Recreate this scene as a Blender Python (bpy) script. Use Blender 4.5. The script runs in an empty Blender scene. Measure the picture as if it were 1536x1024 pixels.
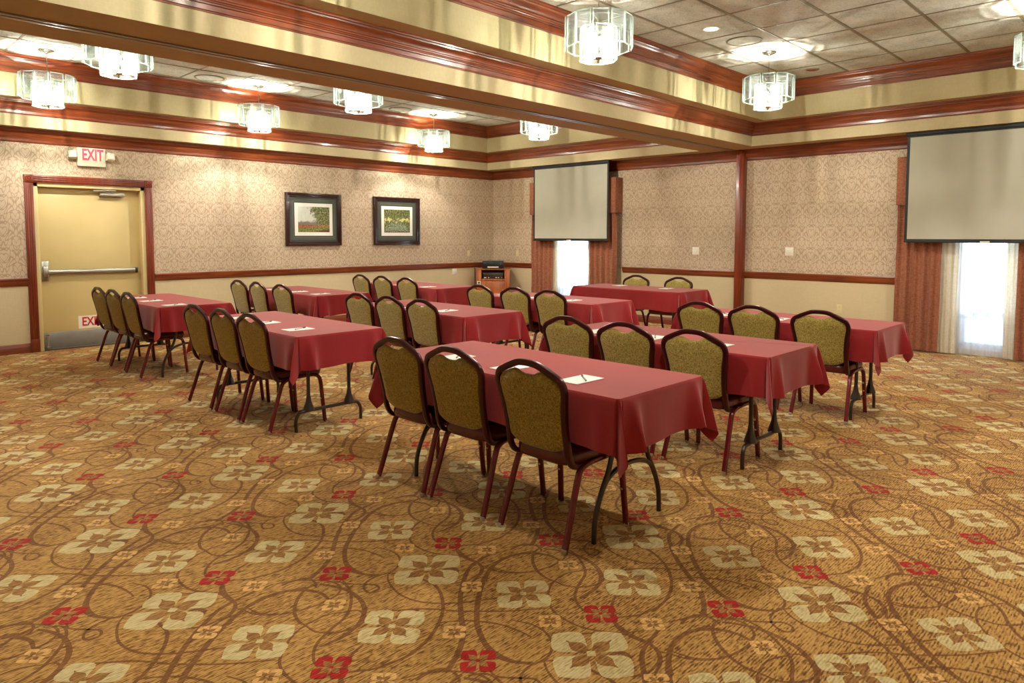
import bpy, bmesh, math, random
import numpy as np
from mathutils import Vector, Matrix
PI = math.pi
SC = bpy.context.scene
COL = SC.collection
R = math.radians

# ------------------------------------------------------------------ helpers
def lin(c):
    def f(v):
        v /= 255.0
        return v / 12.92 if v <= 0.04045 else ((v + 0.055) / 1.055) ** 2.4
    return (f(c[0]), f(c[1]), f(c[2]), 1.0)

class MB:
    """collects faces, then links them as one mesh object"""
    def __init__(self):
        self.v = []; self.f = []; self.m = []
    def add(self, verts, faces, mat=0):
        o = len(self.v)
        self.v += [tuple(p) for p in verts]
        self.f += [tuple(i + o for i in q) for q in faces]
        self.m += [mat] * len(faces)
        return self
    def quad(self, a, b, c, d, mat=0):
        return self.add([a, b, c, d], [(0, 1, 2, 3)], mat)
    def box(self, x0, x1, y0, y1, z0, z1, mat=0, bev=0.0, mtx=None):
        if bev > 0:
            bm = bmesh.new()
            bmesh.ops.create_cube(bm, size=1.0)
            for v in bm.verts:
                v.co = ((x0 + x1) / 2 + v.co.x * (x1 - x0), (y0 + y1) / 2 + v.co.y * (y1 - y0), (z0 + z1) / 2 + v.co.z * (z1 - z0))
            bmesh.ops.bevel(bm, geom=bm.edges[:], offset=bev, segments=2, profile=0.5, affect='EDGES')
            vs = [v.co.copy() for v in bm.verts]; bm.verts.index_update()
            fs = [tuple(v.index for v in f.verts) for f in bm.faces]
            bm.free()
        else:
            vs = [Vector(p) for p in ((x0,y0,z0),(x1,y0,z0),(x1,y1,z0),(x0,y1,z0),(x0,y0,z1),(x1,y0,z1),(x1,y1,z1),(x0,y1,z1))]
            fs = [(0,3,2,1),(4,5,6,7),(0,1,5,4),(1,2,6,5),(2,3,7,6),(3,0,4,7)]
        if mtx: vs = [mtx @ v for v in vs]
        return self.add(vs, fs, mat)
    def tube(self, path, r, n=10, mat=0, closed=False, caps=True, flat=None):
        P = [Vector(p) for p in path]; N = len(P)
        rs = r if isinstance(r, (list, tuple)) else [r] * N
        T = []
        for i in range(N):
            a = P[(i - 1) % N] if (closed or i > 0) else P[i]
            b = P[(i + 1) % N] if (closed or i < N - 1) else P[i]
            T.append((b - a).normalized())
        up = Vector((0, 0, 1)) if abs(T[0].z) < 0.9 else Vector((0, 1, 0))
        u = (up - T[0] * up.dot(T[0])).normalized()
        vs = []
        for i in range(N):
            u = (u - T[i] * u.dot(T[i])).normalized()
            w = T[i].cross(u)
            for k in range(n):
                a = 2 * PI * k / n + PI / n
                if flat: c, s = sup(a, flat[2] if len(flat) > 2 else 1.0); vs.append(P[i] + u * c * flat[0] + w * s * flat[1])
                else: vs.append(P[i] + (u * math.cos(a) + w * math.sin(a)) * rs[i])
        fs = []
        for i in range(N if closed else N - 1):
            j = (i + 1) % N
            for k in range(n):
                l = (k + 1) % n
                fs.append((i*n+k, i*n+l, j*n+l, j*n+k))
        if caps and not closed:
            fs.append(tuple(range(n))[::-1]); fs.append(tuple((N-1)*n + k for k in range(n)))
        return self.add(vs, fs, mat)
    def lathe(self, prof, n=20, c=(0, 0, 0), mat=0, capa=True, capb=True):
        vs = []; fs = []
        for r, z in prof:
            for k in range(n):
                a = 2 * PI * k / n
                vs.append((c[0] + r * math.cos(a), c[1] + r * math.sin(a), c[2] + z))
        for i in range(len(prof) - 1):
            for k in range(n):
                l = (k + 1) % n
                fs.append((i*n+k, i*n+l, (i+1)*n+l, (i+1)*n+k))
        if capa: fs.append(tuple(range(n))[::-1])
        if capb: fs.append(tuple((len(prof)-1)*n + k for k in range(n)))
        return self.add(vs, fs, mat)
    def grid(self, fn, nu, nv, mat=0, wrap=False):
        vs = [fn(i / nu, j / nv) for i in range(nu + 1) for j in range(nv + 1)]
        fs = [(i*(nv+1)+j, (i+1)*(nv+1)+j, (i+1)*(nv+1)+j+1, i*(nv+1)+j+1) for i in range(nu) for j in range(nv)]
        return self.add(vs, fs, mat)
    def sweep(self, prof, path, closed=False, mat=0):
        """prof: (out, z) pairs, path: axis-aligned (x, y); the profile grows to the left of travel"""
        n = len(path); offs = []
        for i in range(n):
            ds = []
            if closed or i > 0: ds.append(Vector(path[i]) - Vector(path[(i-1) % n]))
            if closed or i < n - 1: ds.append(Vector(path[(i+1) % n]) - Vector(path[i]))
            s = Vector((0, 0)); seen = []
            for d in ds:
                d = d.normalized(); q = Vector((-d.y, d.x))
                if not any((q - t).length < 0.01 for t in seen): seen.append(q); s += q
            offs.append(s)
        m = len(prof); vs = []
        for i in range(n):
            for o, z in prof: vs.append((path[i][0] + offs[i].x * o, path[i][1] + offs[i].y * o, z))
        fs = []
        for i in range(n if closed else n - 1):
            j = (i + 1) % n
            for k in range(m - 1): fs.append((i*m+k, j*m+k, j*m+k+1, i*m+k+1))
        if not closed:
            fs.append(tuple(range(m))); fs.append(tuple((n-1)*m + k for k in range(m))[::-1])
        return self.add(vs, fs, mat)
    def build(self, name, mats, parent=None, smooth=None, fix=True):
        me = bpy.data.meshes.new(name)
        me.from_pydata(self.v, [], self.f)
        mats = mats if isinstance(mats, (list, tuple)) else [mats]
        for mt in mats: me.materials.append(mt)
        if len(mats) > 1: me.polygons.foreach_set('material_index', self.m)
        if fix:
            bm = bmesh.new(); bm.from_mesh(me)
            bmesh.ops.recalc_face_normals(bm, faces=bm.faces[:])
            bm.to_mesh(me); bm.free()
        if smooth is not None:
            me.polygons.foreach_set('use_smooth', [True] * len(me.polygons))
            me.set_sharp_from_angle(angle=R(smooth))
        me.update()
        return link(name, me, parent)

def sup(a, e):
    c, s = math.cos(a), math.sin(a)
    return math.copysign(abs(c) ** e, c), math.copysign(abs(s) ** e, s)

def link(name, data, parent=None):
    o = bpy.data.objects.new(name, data); COL.objects.link(o)
    if parent: o.parent = parent
    return o

def tag(o, label=None, cat=None, group=None, kind=None):
    if label: o['label'] = label
    if cat: o['category'] = cat
    if group: o['group'] = group
    if kind: o['kind'] = kind
    return o

def thing(name, label, cat, loc=(0, 0, 0), rz=0.0, group=None, kind=None):
    o = link(name, None); o.location = loc; o.rotation_euler = (0, 0, rz); o.empty_display_size = 0.1
    return tag(o, label, cat, group, kind)

def copy_tree(o, parent=None):
    c = o.copy(); COL.objects.link(c); c.parent = parent
    for ch in list(KIDS.get(o.name, [])) or list(o.children):
        copy_tree(ch, c)
    return c
KIDS = {}

def smooth_path(P, n=8, closed=False):
    P = [Vector(p) for p in P]; out = []; N = len(P)
    for i in range(N if closed else N - 1):
        if closed: p0, p1, p2, p3 = P[i-1], P[i], P[(i+1) % N], P[(i+2) % N]
        else: p0, p1, p2, p3 = P[max(i-1, 0)], P[i], P[i+1], P[min(i+2, N-1)]
        for k in range(n):
            t = k / n
            out.append(0.5 * (2*p1 + (p2-p0)*t + (2*p0-5*p1+4*p2-p3)*t*t + (3*p1-p0-3*p2+p3)*t**3))
    if not closed: out.append(P[-1])
    return out

# ------------------------------------------------------------------ materials
class NT:
    def __init__(self, name):
        self.m = bpy.data.materials.new(name); self.m.use_nodes = True
        self.t = self.m.node_tree; self.t.nodes.clear()
        self.out = self.t.nodes.new('ShaderNodeOutputMaterial')
    def n(self, typ, **kw):
        nd = self.t.nodes.new('ShaderNode' + typ)
        for k, v in kw.items():
            if k.startswith('i_'):
                key = k[2:].replace('_', ' ')
                nd.inputs[int(key) if key.isdigit() else key].default_value = v
            else: setattr(nd, k, v)
        return nd
    def l(self, a, b): self.t.links.new(a, b)
    def put(self, sock, v):
        if hasattr(v, 'is_output'): self.l(v, sock)
        else: sock.default_value = v
    def math(self, op, a, b=0.0, c=0.0):
        nd = self.n('Math', operation=op)
        self.put(nd.inputs[0], a); self.put(nd.inputs[1], b); self.put(nd.inputs[2], c)
        return nd.outputs[0]
    def mix(self, f, a, b):
        nd = self.n('Mix', data_type='RGBA')
        self.put(nd.inputs[0], f); self.put(nd.inputs[6], a); self.put(nd.inputs[7], b)
        return nd.outputs[2]
    def coords(self, scale=(1, 1, 1), kind='Object'):
        tc = self.n('TexCoord'); mp = self.n('Mapping')
        mp.inputs['Scale'].default_value = scale
        self.l(tc.outputs[kind], mp.inputs['Vector']); return mp.outputs[0]
    def noise(self, vec, scale=5.0, detail=3.0, rough=0.5, dist=0.0):
        nd = self.n('TexNoise'); self.l(vec, nd.inputs['Vector'])
        nd.inputs['Scale'].default_value = scale; nd.inputs['Detail'].default_value = detail
        nd.inputs['Roughness'].default_value = rough; nd.inputs['Distortion'].default_value = dist
        return nd.outputs[0]
    def ramp(self, f, stops):
        nd = self.n('ValToRGB'); self.l(f, nd.inputs[0]); e = nd.color_ramp.elements
        e[0].position, e[0].color = stops[0]; e[1].position, e[1].color = stops[-1]
        for p, c in stops[1:-1]: q = e.new(p); q.color = c
        return nd.outputs[0]
    def bsdf(self, color, rough=0.5, **kw):
        b = self.n('BsdfPrincipled'); self.put(b.inputs['Base Color'], color); self.put(b.inputs['Roughness'], rough)
        for k, v in kw.items(): self.put(b.inputs[k.replace('_', ' ')], v)
        self.l(b.outputs[0], self.out.inputs[0]); return b
    def bump(self, b, h, strength=0.2, dist=0.01):
        nd = self.n('Bump'); nd.inputs['Strength'].default_value = strength; nd.inputs['Distance'].default_value = dist
        self.l(h, nd.inputs['Height']); self.l(nd.outputs[0], b.inputs['Normal'])

def plain(name, rgb, rough=0.5, var=0.06, scale=30.0, **kw):
    t = NT(name); c = lin(rgb)
    d = tuple(v * (1 - var) for v in c[:3]) + (1,); e = tuple(min(1, v * (1 + var)) for v in c[:3]) + (1,)
    f = t.noise(t.coords(), scale, 3)
    t.bsdf(t.ramp(f, [(0.3, d), (0.7, e)]), rough, **kw); return t.m

def wood(name, dark, mid, light, axis=0, rough=0.32, scale=1.0, coat=0.2):
    t = NT(name)
    s = [28 * scale, 28 * scale, 28 * scale]; s[axis] = 1.6 * scale
    f = t.noise(t.coords(tuple(s)), 1.0, 5, 0.6, 0.6)
    g = t.noise(t.coords((0.9, 0.9, 0.9)), 1.0, 2)
    f2 = t.math('ADD', t.math('MULTIPLY', f, 0.75), t.math('MULTIPLY', g, 0.25))
    b = t.bsdf(t.ramp(f2, [(0.30, lin(dark)), (0.5, lin(mid)), (0.72, lin(light))]), rough, Coat_Weight=coat, Coat_Roughness=0.12)
    t.bump(b, f, 0.03, 0.002); return t.m

def carpet_mat(name, dark, mid, light, contrast=1.0):
    t = NT(name)
    f = t.noise(t.coords((24, 105, 1)), 1.0, 2, 0.5, 0.2)
    g = t.noise(t.coords((46, 120, 1)), 1.0, 1, 0.5)
    h = t.noise(t.coords((3.2, 3.2, 1)), 1.0, 3, 0.5)
    s = t.math('ADD', t.math('ADD', t.math('MULTIPLY', f, 0.55), t.math('MULTIPLY', g, 0.28)), t.math('MULTIPLY', h, 0.17))
    tc = t.n('TexCoord'); sp = t.n('SeparateXYZ'); t.l(tc.outputs['Object'], sp.inputs[0])
    s = t.math('ADD', s, t.math('MULTIPLY', t.math('SINE', t.math('MULTIPLY', sp.outputs[1], 2 * PI / 0.0105)), 0.045))
    c = t.ramp(s, [(0.5 - 0.13 / contrast, lin(dark)), (0.5, lin(mid)), (0.5 + 0.12 / contrast, lin(light))])
    b = t.bsdf(c, 0.95, Sheen_Weight=0.12, Specular_IOR_Level=0.1)
    t.bump(b, f, 0.25, 0.004); return t.m

M = {}
M['carpet'] = carpet_mat('carpet_gold', (112, 72, 28), (186, 141, 74), (208, 166, 96), 1.25)
M['c_brown'] = carpet_mat('carpet_scroll_brown', (106, 66, 30), (132, 87, 44), (152, 107, 60))
M['c_tan'] = carpet_mat('carpet_flower_tan', (120, 80, 36), (158, 112, 58), (184, 140, 80))
M['c_cream'] = carpet_mat('carpet_flower_cream', (172, 150, 92), (214, 196, 140), (228, 214, 162), 0.8)
M['c_red'] = carpet_mat('carpet_flower_red', (140, 22, 18), (176, 34, 26), (192, 48, 36))
M['c_peach'] = carpet_mat('carpet_flower_peach', (196, 148, 78), (230, 184, 112), (240, 202, 138))
M['cherry_x'] = wood('cherry_moulding_along_x', (76, 26, 11), (118, 52, 22), (152, 78, 36), 0)
M['cherry_y'] = wood('cherry_moulding_along_y', (76, 26, 11), (118, 52, 22), (152, 78, 36), 1)
M['cherry_z'] = wood('cherry_moulding_upright', (80, 24, 12), (120, 46, 20), (148, 66, 32), 2)
M['cabinet'] = wood('oak_cabinet', (120, 56, 20), (164, 86, 34), (190, 110, 50), 2, 0.4)

def m_wallpaper(name, axis):
    t = NT(name)
    tc = t.n('TexCoord'); sp = t.n('SeparateXYZ'); t.l(tc.outputs['Object'], sp.inputs[0])
    u = sp.outputs[axis]; v = sp.outputs[2]
    W_, H_ = 0.27, 0.33
    def field(ou, ov):
        pu = t.math('PINGPONG', t.math('ADD', u, ou), W_ / 2)
        a = t.math('MULTIPLY', pu, 2 * PI / W_)
        b = t.math('MULTIPLY', t.math('ADD', v, ov), 2 * PI / H_)
        s1 = t.math('SINE', t.math('ADD', t.math('MULTIPLY', a, 2.0), t.math('MULTIPLY', t.math('SINE', b), 2.3)))
        s2 = t.math('SINE', t.math('ADD', t.math('MULTIPLY', b, 2.0), t.math('MULTIPLY', t.math('COSINE', t.math('MULTIPLY', a, 1.5)), 2.6)))
        s3 = t.math('COSINE', t.math('ADD', t.math('MULTIPLY', a, 3.0), t.math('MULTIPLY', t.math('COSINE', t.math('MULTIPLY', b, 2.0)), 1.4)))
        return t.math('ADD', t.math('MULTIPLY', s1, s2), t.math('MULTIPLY', s3, 0.45))
    f = field(0.0, 0.0)
    line = t.math('ABSOLUTE', t.math('SUBTRACT', f, 0.12))
    k = t.n('MapRange', interpolation_type='SMOOTHSTEP')
    t.l(line, k.inputs[0]); k.inputs[1].default_value = 0.12; k.inputs[2].default_value = 0.36
    lin_n = t.noise(t.coords((160, 160, 30)), 1.0, 2)
    base = t.ramp(lin_n, [(0.3, lin((194, 173, 146))), (0.7, lin((204, 184, 157)))])
    c = t.mix(k.outputs[0], lin((170, 146, 119)), base)
    t.bsdf(c, 0.55, Specular_IOR_Level=0.3); return t.m
M['paper_x'] = m_wallpaper('damask_wallpaper_left', 0)
M['paper_y'] = m_wallpaper('damask_wallpaper_back', 1)

def linen(name, rgb, var=0.05, s=(220, 220, 220), rough=0.8, **kw):
    t = NT(name); c = lin(rgb)
    f = t.noise(t.coords((s[0], s[1], s[2] * 0.08)), 1.0, 2); g = t.noise(t.coords((s[0] * 0.08, s[1] * 0.08, s[2])), 1.0, 2)
    q = t.math('MULTIPLY', t.math('ADD', f, g), 0.5)
    d = tuple(v * (1 - var) for v in c[:3]) + (1,); e = tuple(min(1, v * (1 + var)) for v in c[:3]) + (1,)
    t.bsdf(t.ramp(q, [(0.35, d), (0.65, e)]), rough, **kw); return t.m
M['lower'] = linen('linen_wall_covering', (204, 187, 148))
M['tray'] = linen('tray_wall_covering', (192, 176, 136), 0.06, (60, 60, 300))
M['soffit'] = linen('soffit_cream_shaded', (176, 150, 112), 0.05)  # cream paint darkened: the underside's lack of light is put into the colour

def m_tile():
    t = NT('ceiling_tile')
    n1 = t.noise(t.coords((34, 34, 34)), 1.0, 4, 0.6, 2.2)
    n2 = t.noise(t.coords((7, 7, 7)), 1.0, 3)
    f = t.math('ADD', t.math('MULTIPLY', n1, 0.7), t.math('MULTIPLY', n2, 0.3))
    b = t.bsdf(t.ramp(f, [(0.36, lin((150, 144, 132))), (0.5, lin((184, 180, 168))), (0.64, lin((202, 198, 186)))]), 0.9)
    t.bump(b, n1, 0.25, 0.004); return t.m
M['tile'] = m_tile()
M['tile_grid'] = plain('ceiling_grid_metal', (120, 108, 84), 0.5)

def m_cloth():
    t = NT('burgundy_cloth'); f = t.noise(t.coords((300, 300, 300)), 1.0, 2); g = t.noise(t.coords((3, 3, 3)), 1.0, 3)
    q = t.math('ADD', t.math('MULTIPLY', f, 0.5), t.math('MULTIPLY', g, 0.5))
    t.bsdf(t.ramp(q, [(0.35, lin((132, 22, 27))), (0.65, lin((150, 32, 36)))]), 0.75, Sheen_Weight=0.4, Sheen_Roughness=0.45, Sheen_Tint=(1.0, 0.72, 0.66, 1), Specular_IOR_Level=0.25); return t.m
M['cloth'] = m_cloth()
def m_olive():
    t = NT('olive_gold_chair_fabric')
    f = t.noise(t.coords((110, 110, 110)), 1.0, 1, 0.5, 1.2); g = t.noise(t.coords((5, 5, 5)), 1.0, 2)
    c = t.ramp(f, [(0.36, lin((106, 86, 30))), (0.5, lin((154, 133, 60))), (0.64, lin((184, 164, 90)))])
    b = t.bsdf(t.mix(t.math('MULTIPLY', g, 0.5), c, lin((132, 124, 42))), 0.8, Sheen_Weight=0.3, Specular_IOR_Level=0.2)
    t.bump(b, f, 0.15, 0.002); return t.m
M['olive'] = m_olive()
M['vinyl'] = plain('burgundy_vinyl', (88, 24, 26), 0.26, 0.12, 14, Coat_Weight=0.15)
M['burg'] = plain('burgundy_enamel', (104, 18, 26), 0.26, 0.08, 8, Metallic=0.25, Coat_Weight=0.5)
M['burg_dark'] = plain('dark_burgundy_enamel', (62, 8, 16), 0.28, 0.08, 8, Metallic=0.55, Coat_Weight=0.25)
M['brown_metal'] = plain('brown_enamel_metal', (46, 30, 24), 0.3, 0.08, 8, Coat_Weight=0.3)
M['laminate'] = plain('table_laminate', (84, 60, 40), 0.4)
M['track'] = plain('track_paint', (128, 112, 92), 0.32, 0.04, 10)
M['glow_pane'] = None
M['kick'] = plain('kick_plate_steel', (150, 150, 144), 0.4, 0.06, 12, Metallic=0.55)
M['steel'] = plain('brushed_steel', (190, 188, 180), 0.3, 0.05, 40, Metallic=1.0)
M['chrome'] = plain('chrome', (215, 212, 205), 0.14, 0.02, 10, Metallic=1.0)
M['door'] = plain('door_paint', (206, 184, 124), 0.45, 0.03, 3)
M['dframe'] = plain('door_frame_paint', (214, 194, 138), 0.45, 0.03, 3)
M['black'] = plain('black_plastic', (18, 17, 16), 0.4)
M['screen_black'] = plain('screen_border_black', (16, 16, 15), 0.6)
M['white_plastic'] = plain('white_plastic', (232, 226, 208), 0.45, 0.03)
M['ivory'] = plain('ivory_plastic', (214, 200, 156), 0.45, 0.03)
M['paper'] = plain('notepad_paper', (244, 238, 226), 0.8, 0.02)
M['pen'] = plain('pen_black', (30, 32, 38), 0.3)
M['frame'] = plain('dark_picture_frame', (46, 20, 18), 0.25, 0.1, 12, Coat_Weight=0.4)
M['mat1'] = plain('mat_green_grey', (58, 61, 54), 0.35)
M['mat2'] = plain('mat_pale_line', (112, 113, 98), 0.35)
M['mat3'] = plain('mat_white', (236, 234, 222), 0.5, 0.02)
M['sign_white'] = plain('sign_housing', (226, 224, 198), 0.5, 0.02)
M['red_paint'] = plain('red_letters', (186, 26, 26), 0.5, 0.03)
M['screen'] = plain('projection_screen_fabric', (178, 175, 156), 0.85, 0.02, 6)
def emit(name, rgb, s, base=None):
    t = NT(name); b = t.bsdf(lin(base or rgb), 0.5)
    b.inputs['Emission Color'].default_value = lin(rgb); b.inputs['Emission Strength'].default_value = s
    return t.m
M['exit_red'] = emit('lit_exit_letters', (255, 60, 80), 1.0)
M['bulb'] = emit('lit_bulb', (255, 236, 205), 40.0)
M['bulb'].cycles.emission_sampling = 'NONE'
M['lamp_on'] = emit('lit_downlight_lens', (255, 240, 215), 6.0)
M['lamp_on'].cycles.emission_sampling = 'NONE'

def m_drape(name, a, b_, c, trans=0.0):
    t = NT(name)
    f = t.noise(t.coords((240, 240, 20)), 1.0, 2); g = t.noise(t.coords((20, 20, 240)), 1.0, 2)
    q = t.math('MULTIPLY', t.math('ADD', f, g), 0.5)
    col = t.ramp(q, [(0.36, lin(a)), (0.5, lin(b_)), (0.64, lin(c))])
    bs = t.bsdf(col, 0.85, Sheen_Weight=0.2, Specular_IOR_Level=0.15)
    if trans:
        tr = t.n('BsdfTranslucent'); t.put(tr.inputs[0], col)
        mx = t.n('MixShader'); mx.inputs[0].default_value = trans
        t.l(bs.outputs[0], mx.inputs[1]); t.l(tr.outputs[0], mx.inputs[2]); t.l(mx.outputs[0], t.out.inputs[0])
    return t.m
M['drape'] = m_drape('terracotta_drape', (116, 66, 46), (152, 94, 68), (174, 116, 88))
M['lining'] = m_drape('cream_drape', (206, 194, 166), (222, 210, 184), (232, 222, 198), 0.25)
def m_sheer():
    t = NT('white_sheer')
    tr = t.n('BsdfTransparent'); tl = t.n('BsdfTranslucent'); df = t.n('BsdfDiffuse')
    c = (0.92, 0.94, 0.98, 1); tl.inputs[0].default_value = c; df.inputs[0].default_value = c
    a = t.n('MixShader'); a.inputs[0].default_value = 0.5; t.l(tl.outputs[0], a.inputs[1]); t.l(df.outputs[0], a.inputs[2])
    w = t.noise(t.coords((400, 400, 400)), 1.0, 1)
    k = t.math('ADD', t.math('MULTIPLY', w, 0.1), 0.50)
    b = t.n('MixShader'); t.l(k, b.inputs[0]); t.l(tr.outputs[0], b.inputs[1]); t.l(a.outputs[0], b.inputs[2])
    t.l(b.outputs[0], t.out.inputs[0]); return t.m
M['sheer'] = m_sheer()
def m_glass(name, tint, haze, etched, dark=(0.5, 0.5, 0.5)):
    """clear plate: passes light straight through, reflects at grazing angles; etched lines let less light through and scatter a little"""
    t = NT(name)
    tr = t.n('BsdfTransparent'); tr.inputs[0].default_value = tint
    gl = t.n('BsdfGlossy'); gl.inputs['Roughness'].default_value = 0.03
    tl = t.n('BsdfTranslucent'); tl.inputs[0].default_value = (0.9, 0.95, 0.9, 1)
    df = t.n('BsdfDiffuse'); df.inputs[0].default_value = (0.85, 0.93, 0.87, 1)
    ms = t.n('MixShader'); ms.inputs[0].default_value = 0.4; t.l(tl.outputs[0], ms.inputs[1]); t.l(df.outputs[0], ms.inputs[2])
    lw = t.n('LayerWeight'); lw.inputs[0].default_value = 0.25
    fr = t.math('ADD', t.math('MULTIPLY', lw.outputs['Fresnel'], 0.5), 0.04)
    a = t.n('MixShader'); t.l(fr, a.inputs[0]); t.l(tr.outputs[0], a.inputs[1]); t.l(gl.outputs[0], a.inputs[2])
    k = haze
    if etched:
        tc = t.n('TexCoord'); sp = t.n('SeparateXYZ'); t.l(tc.outputs['Object'], sp.inputs[0])
        ax = t.math('ABSOLUTE', sp.outputs[0]); z = sp.outputs[2]
        q = t.math('SUBTRACT', z, t.math('MULTIPLY', ax, 1.1))
        w = t.math('MULTIPLY', t.math('GREATER_THAN', t.math('SINE', t.math('MULTIPLY', q, 420.0)), 0.3), t.math('GREATER_THAN', q, 0.07))
        k = t.math('ADD', t.math('MULTIPLY', w, etched), haze)
        t.l(t.mix(w, tint, tuple(c * d for c, d in zip(tint, dark)) + (1,)), tr.inputs[0])
    b = t.n('MixShader'); t.put(b.inputs[0], k); t.l(a.outputs[0], b.inputs[1]); t.l(ms.outputs[0], b.inputs[2])
    t.l(b.outputs[0], t.out.inputs[0]); return t.m
M['plate'] = m_glass('etched_glass_plate', (0.95, 0.97, 0.955, 1), 0.005, 0.09, (0.5, 0.5, 0.5))
M['plate_in'] = m_glass('inner_glass_plate', (0.94, 0.96, 0.94, 1), 0.012, 0.025, (0.7, 0.7, 0.7))
M['plate_edge'] = m_glass('glass_plate_edge', (0.44, 0.54, 0.48, 1), 0.20, 0)
def m_glow_pane():  # translucent sheet that dims daylight to a bluish glow, for the made-up pane
    t = NT('added_bluish_glow_pane'); tl = t.n('BsdfTranslucent'); tl.inputs[0].default_value = (.42, .45, .5, 1)
    gl = t.n('BsdfGlossy'); gl.inputs['Roughness'].default_value = .25
    b = t.n('MixShader'); b.inputs[0].default_value = .06; t.l(tl.outputs[0], b.inputs[1]); t.l(gl.outputs[0], b.inputs[2]); t.l(b.outputs[0], t.out.inputs[0]); return t.m
M['glow_pane'] = m_glow_pane()
M['pane'] = m_glass('window_pane', (0.95, 0.97, 0.97, 1), 0.0, 0)
# ------------------------------------------------------------------ the room (metres; camera above the origin)
XB, YL, XF, YR = 10.358, 10.703, -1.6, -0.9        # back wall, left wall, wall behind camera, right wall
S0, S1, S2 = 2.8276, 3.145, 3.628                  # soffit, upper soffit, tiled ceiling
RAIL0, RAIL1 = 0.852, 0.956
T1L = (-1.2, 9.964, 5.670, 10.465); T2L = (-0.95, 9.711, 5.9625, 10.210)   # left tray, lower and upper step (x0,x1,y0,y1)
T1R = (-1.2, 9.964, -0.500, 4.805); T2R = (-0.95, 9.711, -0.2, 4.5125)
POST = (5.06, 5.183)
DX0, DX1, DZ = 2.224, 3.540, 2.170                 # wall opening of the door
WIN = {1: (8.14, 8.86), 2: (1.52, 2.14)}           # wall openings of the windows
WZ0, WZ1 = 0.10, 2.30
MID = 0.49

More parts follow.
